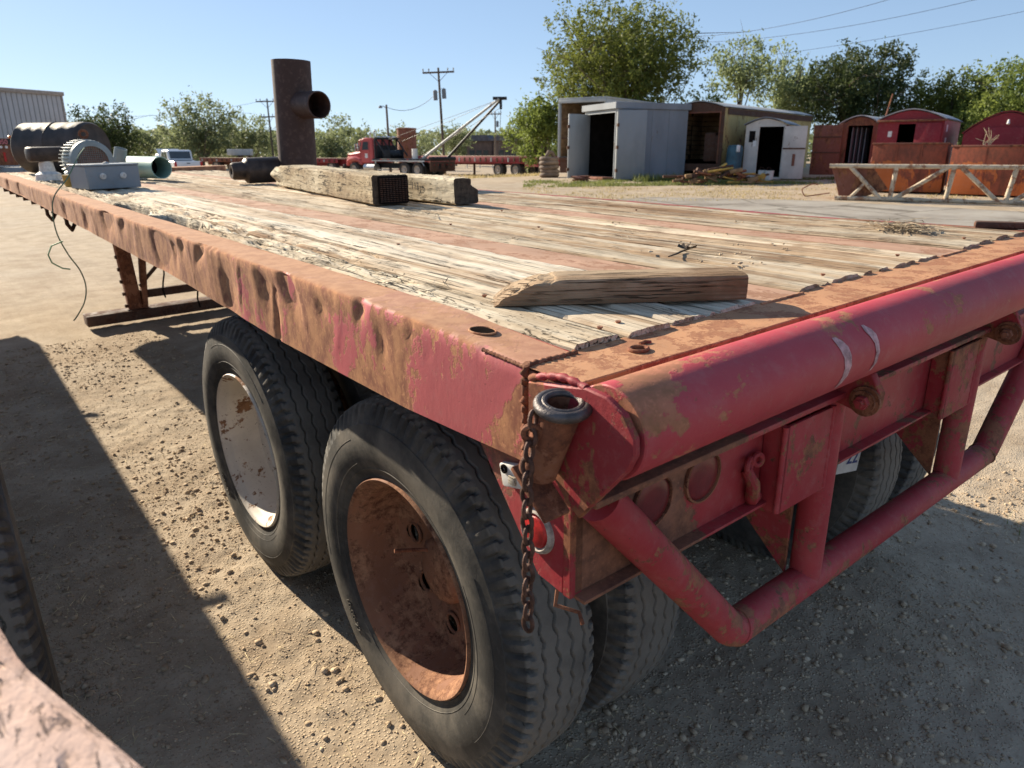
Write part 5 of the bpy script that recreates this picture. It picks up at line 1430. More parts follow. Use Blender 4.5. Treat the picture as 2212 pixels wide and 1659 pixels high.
# open steel bins
def bin_(px0, F0, px1, F1, ytop, dep, label):
    Mx, W_ = frame(px0, F0, px1, F1); Fm = (F0 + F1) / 2
    H_ = ZA(ytop, Fm) - gz(*B((px0 + px1) / 2, Fm))
    t = thing('steel_bin', label, 'bin', Mx)
    for nm, a, b in (('front_panel', (0, 0, 0.05), (W_, 0.05, H_)), ('side_panel', (0, 0.052, 0.05), (0.05, dep, H_)), ('side_panel', (W_ - 0.05, 0.052, 0.05), (W_, dep, H_)), ('back_panel', (0.052, dep - 0.05, 0.05), (W_ - 0.052, dep, H_)), ('bottom', (0.052, 0.052, 0.05), (W_ - 0.052, dep - 0.052, 0.1))):
        m = MB(); m.box2(a, b, 0.008); m.build(nm, M['orange'], t)
    m = MB(); m.box2((-0.03, -0.03, H_ + 0.001), (W_ + 0.03, 0.08, H_ + 0.05), 0.008); m.box2((-0.03, 0.082, H_ + 0.001), (0.08, dep, H_ + 0.05), 0.008); m.box2((W_ - 0.08, 0.082, H_ + 0.001), (W_ + 0.03, dep, H_ + 0.05), 0.008); m.build('rim', M['rustwall'], t)
    for i in range(1, 3):
        m = MB(); m.box2((W_ * i / 3 - 0.02, -0.02, 0.06), (W_ * i / 3 + 0.02, -0.001, H_ - 0.02)); m.build('panel_rib', M['orange'], t)
    return t, W_, H_
bin_(1885, 21.9, 2046, 20.9, 312, 1.9, 'orange rusted open steel bin in front of the arched red hut')
t, W_, H_ = bin_(2056, 20.6, 2300, 19.0, 317, 1.9, 'brighter orange steel bin at the right edge behind the truss')
wd = thing('dead_weed', 'dry branched weed sprouting above the orange bin rim', 'weed', t.matrix_world @ T3(0.75, 0.3, H_))
for i in range(9):
    m = MB(); m.sweep([(0, 0, -0.2), (random.uniform(-.1, .1), 0, 0.1), (random.uniform(-.35, .35), random.uniform(-.1, .1), random.uniform(0.2, 0.5))], [0.012, 0.010, 0.006], 5); m.build('stalk', M['straw'], wd)

# pipe truss on the ground
Mx, W_ = frame(1812, 19.6, 2330, 17.2)
t = thing('pipe_truss', 'cream painted steel pipe truss frame lying along the pavement edge', 'truss', Mx)
def tx(px):      # distance along the truss of a column on the photograph
    u = (px - 1106) / 1637.0; p0 = B(1812, 19.6); d = ((B(2330, 17.2)[0] - p0[0]) / W_, (B(2330, 17.2)[1] - p0[1]) / W_)
    sy, cy_ = math.sin(CAM_YAW), math.cos(CAM_YAW)
    def fl(x, y): x -= CAM_POS.x; y -= CAM_POS.y; return x * sy + y * cy_, x * cy_ - y * sy
    F0_, l0 = fl(*p0); dF = d[0] * sy + d[1] * cy_; dl = d[0] * cy_ - d[1] * sy
    return (u * F0_ - l0) / (dl - u * dF)
HT = 0.86; zb = 0.06
m = MB(); m.tube((tx(1796) , 0, HT), (W_ + 1, 0, HT), 0.056, None, 14); m.build('top_chord', M['boneT'], t)
m = MB(); m.tube((tx(1816), 0, zb), (W_ + 1, 0, zb), 0.056, None, 14); m.build('bottom_chord', M['boneT'], t)
for a, b in ((1942, 1937), (2068, 2060), (2204, 2193)):
    m = MB(); m.tube((tx(a), 0, HT), (tx(b), 0, zb), 0.056, None, 14); m.build('post', M['boneT'], t)
for a, b in ((1840, 1916), (2056, 1946), (2082, 2176), (2330, 2206)):
    m = MB(); m.tube((tx(a), 0, HT), (tx(b), 0, zb), 0.054, None, 14); m.build('brace', M['boneT'], t)
m = MB(); m.tube((tx(1878), 0, 0.44), (tx(1848), 0, zb), 0.04, None, 12); m.build('brace', M['boneT'], t)
m = MB(); m.prism([(tx(1800), HT - 0.02), (tx(1890), HT - 0.02), (tx(1930), 0.30), (tx(1870), 0.05), (tx(1826), 0.05)], 0.10, 0.14, 'Y', 0.004); m.build('skid_plate', M['rustwall'], t)
m = MB(); m.prism([(tx(1802), HT - 0.02), (tx(1812), HT - 0.02), (tx(1836), 0.05), (tx(1824), 0.05)], 0.145, 1.2, 'Y', 0.004); m.build('skid_end', M['rustwall'], t)
m = MB(); m.tube((tx(1804), 0.0, HT), (tx(1804), 1.2, HT), 0.045, None, 12); m.build('cross_pipe', M['boneT'], t)
hp = thing('wire_hoop', 'bent rusty rod loop lying on the ground left of the truss', 'rod', T3(*B(1770, 20.4), gz(*B(1770, 20.4)), -CAM_YAW))
m = MB(); m.sweep(bend([(0.42, 0.0, 0.12), (-0.22, 0.1, 0.02), (-0.33, 0.1, 0.22), (-0.05, 0.1, 0.36), (0.12, 0.1, 0.34)], 0.07, 4), 0.014, 8); m.build('rod_loop', M['rustwall'], hp)

# drum, buckets, coil, scrap
bd = thing('drum', 'blue green plastic drum leaning by the tan box', 'drum', T3(*B(1585, 28.7), gz(*B(1585, 28.7)), 0) @ Matrix.Rotation(R(4), 4, 'Y'))
M['bluedrum'] = m_plain('faded_blue_plastic', (0.045, 0.10, 0.125), 0.5, 0, 0.3, 3, 0.05)
m = MB(); m.lathe([(0.36, 0.0), (0.36, 0.25), (0.38, 0.285), (0.62, 0.295), (0.66, 0.285), (0.7, 0.295), (1.12, 0.29), (1.24, 0.25), (1.26, 0.1), (1.26, 0.0)], (0, 0, 0), (0, 0, 1), 32); m.build('drum_body', M['bluedrum'], bd)
m = MB(); m.lathe([(0, 0.30), (0.03, 0.30)], (0, 0, 0.33), (0, 0, 1), 24); m.tube((-0.2, -0.2, 0), (-0.15, -0.15, 0.36), 0.02, None, 8); m.tube((0.2, -0.2, 0), (0.15, -0.15, 0.36), 0.02, None, 8); m.tube((0, 0.25, 0), (0, 0.2, 0.36), 0.02, None, 8); m.build('drum_stand', M['darkrust'], bd)
m = MB(); m.box((-0.16, -0.24, 1.12), (0.16, 0.10, 0.26), 0.04); m.build('white_lid', M['paper'], bd)
for px, F, lb in ((1651, 27.6, 'white bucket standing left of its twin at the hut door'), (1667, 27.3, 'white bucket standing right of its twin at the hut door')):
    bk = thing('bucket', lb, 'bucket', T3(*B(px, F), gz(*B(px, F))))
    m = MB(); m.lathe([(0.0, 0.0), (0.0, 0.12), (0.37, 0.15), (0.38, 0.155), (0.38, 0.142), (0.02, 0.115), (0.02, 0.0)], (0, 0, 0), (0, 0, 1), 24); m.build('bucket_body', M['paper'], bk)
    m = MB(); m.sweep([(0.15 * math.cos(q), 0.06 * math.sin(q), 0.37 + 0.13 * math.sin(q)) for q in np.linspace(0, PI, 9)], 0.006, 5); m.build('bail', M['darkrust'], bk)
cl = thing('tyre_stack', 'stack of worn brown tyres beside the van box', 'tyres', T3(*B(1188, 32.5), gz(*B(1188, 32.5))))
M['oldtyre'] = m_plain('dusty_old_tyre', (0.16, 0.115, 0.085), 0.8, 0, 0.35, 3)
for i in range(5):
    m = MB(); m.torus((random.uniform(-.05, .05), random.uniform(-.05, .05), 0.1 + 0.165 * i), (random.uniform(-.06, .06), random.uniform(-.06, .06), 1), 0.34 - 0.02 * (i == 4), 0.095, 28, 12); m.build('tyre', M['oldtyre'], cl)
m = MB(); m.sweep([(-0.2, 0, 0.85), (-0.1, -0.05, 1.05), (0.12, 0, 1.02), (0.25, 0.05, 0.85)], 0.09, 10); m.build('hose', M['oldtyre'], cl)
sp = thing('scrap_pile', 'low pile of rusty and yellow scrap metal in the grass', 'scrap pile', T3(*B(1556, 26.2), gz(*B(1556, 26.2)), -CAM_YAW))
M['yellow'] = m_plain('faded_yellow_paint', (0.42, 0.27, 0.06), 0.7, 0, 0.3, 4)
for i in range(60):
    m = MB(); x = random.uniform(-1.5, 1.6); y = random.uniform(-0.3, 0.3); z = random.uniform(0.05, 0.62) * (1 - abs(x) / 2.6)
    a = random.uniform(-0.6, 0.6); l = random.uniform(0.12, 0.5)
    if i % 3: m.tube((x - l * math.cos(a), y, z - 0.3 * l * math.sin(a)), (x + l * math.cos(a), y + 0.1, z + 0.3 * l * math.sin(a)), random.uniform(0.015, 0.05), None, 8)
    else: m.box((x, y, z), (l, 0.2, random.uniform(0.04, 0.16)), 0.012, Matrix.Rotation(a, 4, 'Y'))
    m.build('scrap_piece', M['yellow'] if i % 2 == 0 and x > -0.1 else random.choice([M['rustwall'], M['darkrust'], M['rust'], M['brownwood']]), sp)
for px, F, lb in ((1255, 28.6, 'rusty plates lying in the grass before the grey shed door'),):
    q = thing('scrap_plate', lb, 'scrap', T3(*B(px, F), gz(*B(px, F)), 0.4))
    for i in range(5):
        m = MB(); m.box((random.uniform(-.5, .5), random.uniform(-.1, .1), 0.06 + 0.03 * i), (0.5, 0.3, 0.05), 0.01, Matrix.Rotation(random.uniform(-.3, .3), 4, 'X')); m.build('plate_piece', M['rustwall'], q)

# ------------------------------------------------------------------ vehicles
M['truckred'] = m_paint('faded_truck_red', (0.50, 0.09, 0.085), (0.35, 0.14, 0.09), (0.2, 0.07, 0.05), 0.10, 1.2, (1, 1, 1), None, 0.35, 0.04, 0.1)
M['truckorange'] = m_paint('faded_truck_orange_red', (0.55, 0.15, 0.095), (0.35, 0.14, 0.09), (0.2, 0.07, 0.05), 0.10, 1.2, (1, 1, 1), None, 0.35, 0.04, 0.1)
M['chrome'] = m_plain('dull_chrome', (0.55, 0.55, 0.54), 0.3, 0.8, 0.15, 5, 0.05, 0.5)
M['glass'] = m_plain('dark_window_glass', (0.05, 0.06, 0.065), 0.08, 0, 0.1, 4, 0.0, 0.6)
M['blackmetal'] = m_plain('black_steel', (0.022, 0.021, 0.022), 0.55, 0, 0.3, 4, 0.1)
M['dustywheel'] = m_plain('dusty_wheel', (0.42, 0.36, 0.30), 0.7, 0, 0.25, 6)
M['fartyre'] = m_plain('far_tyre', (0.055, 0.05, 0.046), 0.8, 0, 0.3, 4)
M['tailred'] = m_plain('tail_lamp_red', (0.45, 0.02, 0.02), 0.3)
def far_wheel(par, x, y, z, r, w, out=-1, hub=None):
    e = bpy.data.objects.new('wheel', None); COL.objects.link(e); e.parent = par; e.location = (x, y, z)
    m = MB(); m.lathe([(0, r * 0.55), (0, r * 0.6), (0.02, r * 0.95), (0.05, r), (w - 0.05, r), (w - 0.02, r * 0.95), (w, r * 0.6), (w, 0.0)], (0, 0, 0), (0, -out, 0), 32); m.build('tyre', M['fartyre'], e)
    m = MB(); m.lathe([(0.0, r * 0.56), (0.02, r * 0.5), (0.05, r * 0.46), (0.06, r * 0.2), (0.0, r * 0.16), (0.0, 0.0)], (0, 0.0, 0), (0, -out, 0), 24); m.build('rim', hub or M['dustywheel'], e)
def winch_truck(t, paint, full):
    wy = 2.42
    for x in ((1.35,) if not full else (1.35,)):
        far_wheel(t, x, 0.02, 0.50, 0.50, 0.28, -1, M['dustywheel']); far_wheel(t, x, wy - 0.30, 0.50, 0.50, 0.28, -1)
    m = MB(); m.prism([(0.35, 0.85), (0.30, 1.45), (0.42, 1.62), (1.9, 1.80), (1.9, 0.95), (1.85, 0.85)], 0.45, wy - 0.45, 'Y', 0.09); m.build('hood', paint, t)
    m = MB(); m.box2((0.27, 0.6, 0.9), (0.30, wy - 0.6, 1.5)); m.build('grille', M['blackmetal'], t)
    for y in (0.05, wy - 0.42):
        m = MB(); m.sweep([(0.45, y + 0.18, 0.75), (0.55, y + 0.18, 1.05), (0.9, y + 0.18, 1.22), (1.4, y + 0.18, 1.25), (1.9, y + 0.18, 1.12), (2.1, y + 0.18, 0.85)], [0.12, 0.17, 0.19, 0.19, 0.17, 0.10], 10); m.build('fender', paint, t)
    m = MB(); m.box2((0.0, 0.1, 0.50), (0.16, wy - 0.1, 0.82), 0.03); m.build('bumper', M['blackmetal'], t)
    cab = MB(); cab.prism([(1.92, 0.95), (1.92, 1.85), (2.18, 2.62), (2.45, 2.72), (3.35, 2.72), (3.40, 2.62), (3.40, 0.95)], 0.18, wy - 0.18, 'Y', 0.05); c = cab.build('cab', paint, t)
    m = MB(); m.prism([(2.22, 1.88), (2.40, 2.45), (2.95, 2.45), (2.95, 1.88)], 0.170, 0.178, 'Y'); m.build('side_window', M['glass'], c)
    m = MB(); m.bar((1.975, wy / 2, 1.98), (2.13, wy / 2, 2.48), wy - 0.7, 0.02, 0, (1, 0, 0.2)); m.build('windscreen', M['glass'], c)
    m = MB(); m.box2((2.05, 0.172, 1.0), (2.062, 0.179, 1.85)); m.box2((3.05, 0.172, 1.0), (3.062, 0.179, 2.5)); m.build('door_seam', M['blackmetal'], c)
    m = MB(); m.box2((2.55, 0.165, 1.30), (2.85, 0.178, 1.62)); m.build('door_sign', M['paper'], c)
    for y in (0.02, wy - 0.1):
        m = MB(); m.box2((1.98, y - 0.08, 1.75), (2.05, y + 0.1, 2.35), 0.02); m.build('mirror', M['chrome'], t)
    for i in range(4):
        m = MB(); m.box2((2.4 + 0.02 * i, 0.4 + 0.45 * i, 2.725), (2.52, 0.5 + 0.45 * i, 2.80), 0.02); m.build('roof_lamp', M['chrome'], c)
    m = MB(); m.tube((3.50, 0.35, 0.9), (3.50, 0.35, 3.05), 0.07, None, 14); m.sweep([(3.5, 0.35, 3.05), (3.5, 0.35, 3.15), (3.62, 0.35, 3.25)], 0.065, 12); m.build('exhaust_stack', M['chrome'], t)
    m = MB(); m.tube((2.45, 0.30, 0.62), (3.65, 0.30, 0.62), 0.30, None, 20); m.build('fuel_tank', M['chrome'], t)
    if not full: return
    # headache rack and winch house
    for y in (0.15, 0.85, 1.55, wy - 0.15):
        m = MB(); m.bar((3.75, y, 1.2), (3.75, y, 2.72), 0.09, 0.09); m.build('rack_post', M['blackmetal'], t)
        m = MB(); m.bar((3.75, y, 2.70), (4.9, y, 1.45), 0.08, 0.08); m.build('rack_stay', M['blackmetal'], t)
    m = MB(); m.box2((3.65, 0.1, 2.60), (4.05, wy - 0.1, 2.75), 0.02); m.build('rack_top', M['blackmetal'], t)
    m = MB(); m.box2((3.72, 0.3, 1.25), (3.78, wy - 0.3, 2.2)); m.build('rack_screen', M['blackmetal'], t)
    for i in range(4):
        m = MB(); m.box((3.95, 0.35 + 0.5 * i, 2.79), (0.22, 0.32, 0.03), 0.0, Matrix.Rotation(0.35, 4, 'Y')); m.build('work_lamp', M['chrome'], t)
    m = MB(); m.tube((4.5, 0.6, 1.55), (4.5, wy - 0.6, 1.55), 0.30, None, 20); m.box2((4.1, 0.5, 1.2), (4.9, 0.58, 1.9), 0.02); m.box2((4.1, wy - 0.58, 1.2), (4.9, wy - 0.5, 1.9), 0.02); m.build('winch', M['blackmetal'], t)
    LB = LT
    m = MB(); m.box2((3.5, 0.0, 1.12), (LB - 0.02, wy, 1.26), 0.015); bed = m.build('bed_deck', M['blackmetal'], t)
    m = MB(); m.box2((3.5, -0.03, 1.08), (LB - 0.6, -0.002, 1.16)); m.build('bed_edge', M['chrome'], bed)
    for xq in (4.4, 5.2, 7.2):
        m = MB(); m.box2((xq, -0.012, 1.175), (xq + 0.18, -0.001, 1.23)); m.build('side_marker', M['tailred'], bed)
    m = MB(); m.box2((2.2, 0.75, 0.60), (LB, 1.0, 0.95)); m.box2((2.2, wy - 1.0, 0.60), (LB, wy - 0.75, 0.95)); m.build('chassis', M['blackmetal'], t)
    for xq in (LB - 2.75, LB - 1.45):
        for yy in (0.05, 0.36):
            far_wheel(t, xq, yy, 0.52, 0.52, 0.26, -1)
        far_wheel(t, xq, wy - 0.65, 0.52, 0.52, 0.6, -1)
    m = MB(); m.sweep([(LB - 3.5, 0.0, 1.02), (LB - 3.2, 0.0, 1.10), (LB - 2.75, 0.0, 1.12), (LB - 2.1, 0.0, 1.06), (LB - 1.45, 0.0, 1.12), (LB - 0.85, 0.0, 1.05), (LB - 0.65, 0.0, 0.8)], 0.03, 8); m.build('mudguard_edge', M['chrome'], t)
    m = MB(); m.box2((LB - 0.10, -0.02, 0.42), (LB, wy + 0.02, 1.10), 0.01); m.build('tail_board', M['darkrust'], t)
    m = MB(); m.tube((LB - 0.05, -0.05, 1.28), (LB - 0.05, wy + 0.05, 1.28), 0.13, None, 18); m.build('tail_roller', M['blackmetal'], t)
    for i in range(5):
        m = MB(); m.box2((LB + 0.001, 0.3 + 0.42 * i, 0.85), (LB + 0.012, 0.36 + 0.42 * i, 0.91)); m.build('tail_lamp', M['tailred'], t)
    m = MB(); m.box2((4.0, 0.0, 0.45), (5.2, 0.5, 0.52)); m.build('step', M['chrome'], t)
    m = MB(); m.tube((LB - 1.9, 0.35, 1.27), (LB - 1.9, 0.35, 1.95), 0.20, None, 18); m.build('white_drum', M['paper'], t)
    TIP = t.matrix_world.inverted() @ Vector((*B(1081, 49.0), ZA(214, 49.0)))
    for y in (0.25, wy - 0.25):
        m = MB(); m.tube((LB - 1.0 if y < 1 else LB - 0.5, y, 1.3), TIP + Vector((0, 0.12 if y > 1 else -0.12, 0)), 0.10, 0.075, 12); m.build('gin_pole', M['galv_lt'] if y < 1 else M['blackmetal'], t)
        m = MB(); m.tube((3.8, y, 2.3), TIP, 0.012, None, 6); m.build('guy_cable', M['blackmetal'], t)
    m = MB(); m.tube(TIP + Vector((-0.4, -0.25, 0.05)), TIP + Vector((0.3, 0.3, 0.05)), 0.10, None, 12); m.box(TIP + Vector((0.05, 0, -0.35)), (0.14, 0.14, 0.5), 0.03); m.build('pole_head', M['blackmetal'], t)
    m = MB(); m.tube(TIP + Vector((0.05, 0, -0.5)), TIP + Vector((-0.1, 0, -3.2)), 0.018, None, 6); m.tube(TIP + Vector((0.05, 0, -0.5)), (LB - 2.0, wy / 2, 1.5), 0.014, None, 6); m.build('hoist_cable', M['blackmetal'], t)
Mx, LT = frame(737, 58.0, 930, 52.0)
t = thing('winch_truck', 'faded red winch truck with a raised A frame gin pole', 'truck', Mx)
winch_truck(t, M['truckred'], True)
Mx2 = Mx @ Matrix.Translation((-4.3, 3.3, 0))
t = thing('winch_truck', 'orange red truck parked behind the winch truck, only its nose showing', 'truck', Mx2)
winch_truck(t, M['truckorange'], False)

def far_flatbed(label, px0, F0, px1, F1, mat, wheels, hz=1.15, rd=0.28):
    Mx, L = frame(px0, F0, px1, F1)
    t = thing('flatbed_trailer', label, 'trailer', Mx)
    m = MB(); m.box2((0, 0, hz), (L, 2.4, hz + 0.10), 0.01); m.build('deck', M['plank'], t)
    m = MB(); m.box2((-0.02, -0.02, hz - rd), (L + 0.02, 0.04, hz + 0.07), 0.01); m.build('side_rail', mat, t)
    m = MB(); m.box2((0.2, 0.7, hz - 0.55), (L, 0.9, hz - 0.002)); m.box2((0.2, 1.5, hz - 0.55), (L, 1.7, hz - 0.002)); m.build('frame_beam', mat, t)
    for k in range(int(L / 0.6)):
        m = MB(); m.box2((0.3 + 0.6 * k, -0.09, hz - rd * 0.75), (0.42 + 0.6 * k, -0.021, hz - 0.03)); m.build('stake_pocket', M['darkrust'] if k % 3 else M['galv_lt'], t)
    for x in wheels:
        far_wheel(t, x * L, 0.05, 0.52, 0.52, 0.5, -1); far_wheel(t, x * L, 1.8, 0.52, 0.52, 0.5, -1)
    m = MB(); m.box2((L * 0.42, 0.5, 0.0), (L * 0.42 + 0.12, 0.62, hz - 0.3)); m.build('landing_leg', M['darkrust'], t)
    return t, L
M['farred'] = m_paint('far_trailer_red', (0.26, 0.035, 0.04), (0.22, 0.09, 0.06), (0.12, 0.05, 0.035), 0.25, 1.4, (1, 1, 1), None, 0.6, 0.1, 0.2)
t, L = far_flatbed('dark red flatbed trailer parked beyond the gin pole truck', 895, 62, 1208, 50.5, M['farred'], (0.62, 0.735), 1.36, 0.42)
m = MB(); m.box2((L * 0.80, -0.04, 0.75), (L, -0.021, 1.42)); m.build('rear_panel', M['farred'], t)
m = MB(); m.tube((L * 0.97, -0.05, 1.56), (L * 0.97, 2.4, 1.56), 0.12, None, 14); m.build('tail_roller', M['darkrust'], t)
far_flatbed('low rusty flatbed trailer seen far off left of the upright pipe', 430, 70, 600, 66, M['rustwall'], (0.2,))
t, L = far_flatbed('dark flatbed tail with one wheel right of the upright pipe', 600, 66, 728, 62, M['farred'], (0.88,))
pk_ = thing('pipe_bundle', 'pale bundle strapped on the far rusty flatbed', 'bundle', T3(*B(512, 69), 1.25, -CAM_YAW))
m = MB(); m.box((0, 0.8, 0.45), (2.1, 1.0, 0.55), 0.06); m.build('bundle_body', M['galv_lt'], pk_)
m = MB(); m.box((0, 0.8, 0.10), (0.2, 0.8, 0.16)); m.build('bundle_block', M['darkrust'], pk_)

M['carwhite'] = m_plain('white_car_paint', (0.72, 0.72, 0.72), 0.25, 0, 0.05, 2, 0.0, 0.5)
# white pickup seen from behind, bonnet up
p0 = Vector(B(373, 54)); dr = (Vector(B(322, 59.3)) - p0).normalized(); rt = Vector((dr.y, -dr.x))
ang = math.atan2(rt.y, rt.x)
t = thing('pickup_truck', 'white crew cab pickup truck with its bonnet raised', 'pickup', T3(p0.x, p0.y, gz(p0.x, p0.y), ang))
m = MB(); m.prism([(0.0, 0.55), (0.0, 1.08), (1.75, 1.10), (1.85, 1.12), (2.15, 1.16), (4.2, 1.14), (4.35, 1.08), (5.6, 1.02), (5.7, 0.75), (5.65, 0.45), (0.1, 0.45)], 0.0, 1.95, 'X', 0.05); body = m.build('body', M['carwhite'], t)
m = MB(); m.prism([(1.80, 1.16), (2.0, 1.82), (2.2, 1.88), (3.55, 1.86), (4.3, 1.14)], 0.12, 1.83, 'X', 0.06); cabp = m.build('cab', M['carwhite'], t)
m = MB(); m.prism([(2.15, 1.22), (2.25, 1.70), (2.85, 1.72), (2.85, 1.22)], 0.112, 0.119, 'X'); m.build('side_window', M['glass'], cabp)
m = MB(); m.prism([(2.95, 1.22), (2.95, 1.72), (3.5, 1.70), (3.95, 1.22)], 0.112, 0.119, 'X'); m.build('side_window', M['glass'], cabp)
m = MB(); m.bar((0.975, 1.83, 1.26), (0.975, 1.965, 1.76), 1.45, 0.02, 0, (0, 1, 0)); m.build('rear_window', M['glass'], cabp)
m = MB(); m.box2((0.12, -0.02, 0.62), (1.83, -0.001, 1.06), 0.006); tgp = m.build('tailgate', M['carwhite'], t)
m = MB(); m.box2((0.85, -0.03, 0.92), (1.10, -0.021, 0.98)); m.build('handle', M['blackmetal'], tgp)
for x in (-0.002, 1.78):
    m = MB(); m.box2((x, -0.03, 0.72), (x + 0.17, -0.021, 1.05), 0.004); m.build('tail_light', M['tailred'], t)
m = MB(); m.box2((0.05, -0.14, 0.42), (1.90, -0.02, 0.60), 0.03); m.build('rear_bumper', M['carwhite'], t)
m = MB(); m.bar((0.975, 4.35, 1.15), (0.975, 5.15, 1.95), 1.6, 0.05, 0.02, (0, -1, 1)); m.build('raised_bonnet', M['carwhite'], t)
for yy in (1.1, 4.7):
    for xx in (0.0, 1.65):
        e = bpy.data.objects.new('wheel', None); COL.objects.link(e); e.parent = t; e.location = (xx + (0.0 if xx < 1 else 0.0), yy, 0.38)
        m = MB(); m.lathe([(-0.01, 0.0), (-0.01, 0.2), (0.0, 0.30), (0.03, 0.38), (0.25, 0.38), (0.30, 0.30), (0.30, 0.0)], (0, 0, 0), (1, 0, 0), 24); m.build('tyre', M['fartyre'], e)
        m = MB(); m.lathe([(-0.02, 0.0), (-0.03, 0.1), (-0.02, 0.22), (-0.005, 0.24)], (0, 0, 0), (1, 0, 0), 20); m.build('rim', M['chrome'], e)
# second white car, mostly hidden
p0 = Vector(B(402, 61)); dr = (Vector(B(440, 63.8)) - p0).normalized(); ang = math.atan2(dr.y, dr.x)
t = thing('parked_car', 'white car mostly hidden behind the pickup truck', 'car', T3(p0.x, p0.y, gz(p0.x, p0.y), ang))
m = MB(); m.prism([(-2.2, 0.35), (-2.2, 0.95), (1.0, 1.0), (2.1, 0.9), (2.25, 0.6), (2.2, 0.35)], 0.0, 1.8, 'Y', 0.06); m.build('body', M['carwhite'], t)
m = MB(); m.prism([(-2.0, 0.98), (-1.6, 1.6), (-0.2, 1.66), (0.9, 0.98)], 0.12, 1.68, 'Y', 0.05); c = m.build('cabin', M['carwhite'], t)
m = MB(); m.prism([(-0.5, 1.05), (-0.4, 1.52), (-0.15, 1.55), (0.7, 1.05)], 0.11, 0.119, 'Y'); m.build('side_window', M['glass'], c)
for xq in (-1.4, 1.3):
    far_wheel(t, xq, 0.0, 0.33, 0.33, 0.2, -1, M['chrome']); far_wheel(t, xq, 1.6, 0.33, 0.33, 0.2, -1, M['chrome'])
# service truck beyond the rubber roll, number board 050
Mx, L = frame(-60, 41, 38, 43)
t = thing('service_truck', 'dark red truck with a white front and number board beyond the rubber roll', 'truck', Mx)
m = MB(); m.box2((0.0, 0.2, 0.9), (L - 1.1, 2.4, 2.15), 0.05); m.build('cab', M['carwhite'], t)
m = MB(); m.box2((L - 1.05, 0.1, 1.0), (L, 2.3, 2.45), 0.03); rk = m.build('rack', M['rustwall'], t)
m = MB(); m.box2((L - 0.95, 0.085, 2.12), (L - 0.1, 0.099, 2.42)); m.build('number_board', M['blackmetal'], rk)
cu = bpy.data.curves.new('board_number', 'FONT'); cu.body = '050'; cu.size = 0.34; cu.extrude = 0.003
to = bpy.data.objects.new('tmp', cu); COL.objects.link(to)
me = bpy.data.meshes.new_from_object(to.evaluated_get(bpy.context.evaluated_depsgraph_get())); bpy.data.objects.remove(to)
me.transform(Matrix.Translation((L - 0.88, 0.078, 2.15)) @ Matrix.Rotation(R(90), 4, 'X'))
M['signpink'] = m_plain('faded_red_numerals', (0.70, 0.22, 0.24), 0.6)
obj('board_number', me, M['signpink'], rk)
M['amber'] = m_plain('amber_beacon', (0.75, 0.17, 0.02), 0.3)
m = MB(); m.lathe([(0, 0.10), (0.12, 0.10), (0.16, 0.05), (0.16, 0.0)], (L - 0.1, 0.3, 2.45), (0, 0, 1), 16); m.build('beacon', M['amber'], rk)
for xq in (L - 0.78, L - 0.5):
    m = MB(); m.lathe([(0, 0.07), (0.05, 0.07), (0.06, 0.0)], (xq, 0.099, 1.98), (0, -1, 0), 14); m.build('lamp', M['paper'], rk)
m = MB(); m.box2((L - 0.72, 0.08, 1.2), (L - 0.6, 0.099, 1.7)); m.build('reflector', M['tailred'], rk)
m = MB(); m.box2((0.0, 0.1, 0.5), (L + 2.0, 2.3, 0.88), 0.02); m.build('chassis', M['galv'], t)
m = MB(); m.sweep([(L - 1.15, 0.0, 0.8), (L - 1.2, 0.0, 1.8), (L - 1.35, 0.0, 2.6)], 0.05, 8); m.build('exhaust_stack', M['chrome'], t)
for xq in (0.8, L + 0.4, L + 1.5):
    far_wheel(t, xq, 0.1, 0.5, 0.5, 0.3, -1)

# ------------------------------------------------------------------ buildings, tank, poles, wires
Mx, L = frame(-120, 51.5, 153, 60)
t = thing('warehouse', 'large beige metal warehouse with ribbed siding at the left edge', 'warehouse', Mx)
M['siding'] = m_plain('beige_siding', (0.44, 0.42, 0.41), 0.6, 0, 0.08, 0.7, 0.05)
M['trim'] = m_plain('brown_trim', (0.33, 0.28, 0.24), 0.6)
HB = ZA(207, 60) - gz(*B(153, 60))
n = 24; pw = L / n
for i in range(n):
    m = MB(); m.box2((i * pw + 0.004, 0, 0), ((i + 1) * pw - 0.05, 0.06, HB), 0.008); m.build('siding_panel', M['siding'], t)
m = MB(); m.box2((0, 0.062, 0), (L, 0.12, HB - 0.01)); m.build('wall', M['trim'], t)
m = MB(); m.box2((L - 0.12, 0.125, 0), (L - 0.02, 18, HB)); m.build('wall', M['siding'], t)
m = MB(); m.box2((-0.3, -0.15, HB + 0.004), (L + 0.2, 0.2, HB + 0.28), 0.02); m.build('eave_trim', M['trim'], t)
m = MB(); m.box2((L - 0.02, -0.03, 0), (L + 0.14, 0.12, HB), 0.01); m.build('corner_trim', M['trim'], t)
m = MB(); m.prism([(0.2, HB), (9, HB + 1.0), (18, HB)], 0, L, 'X'); m.build('roof', M['greyroof'], t)
m = MB(); m.lathe([(0, 0.05), (0.15, 0.16), (0.26, 0.18), (0.3, 0.1), (0.3, 0)], (L * 0.72, -0.1, HB * 0.58), (0, -0.6, -0.8), 14); m.build('wall_lamp', M['blackmetal'], t)

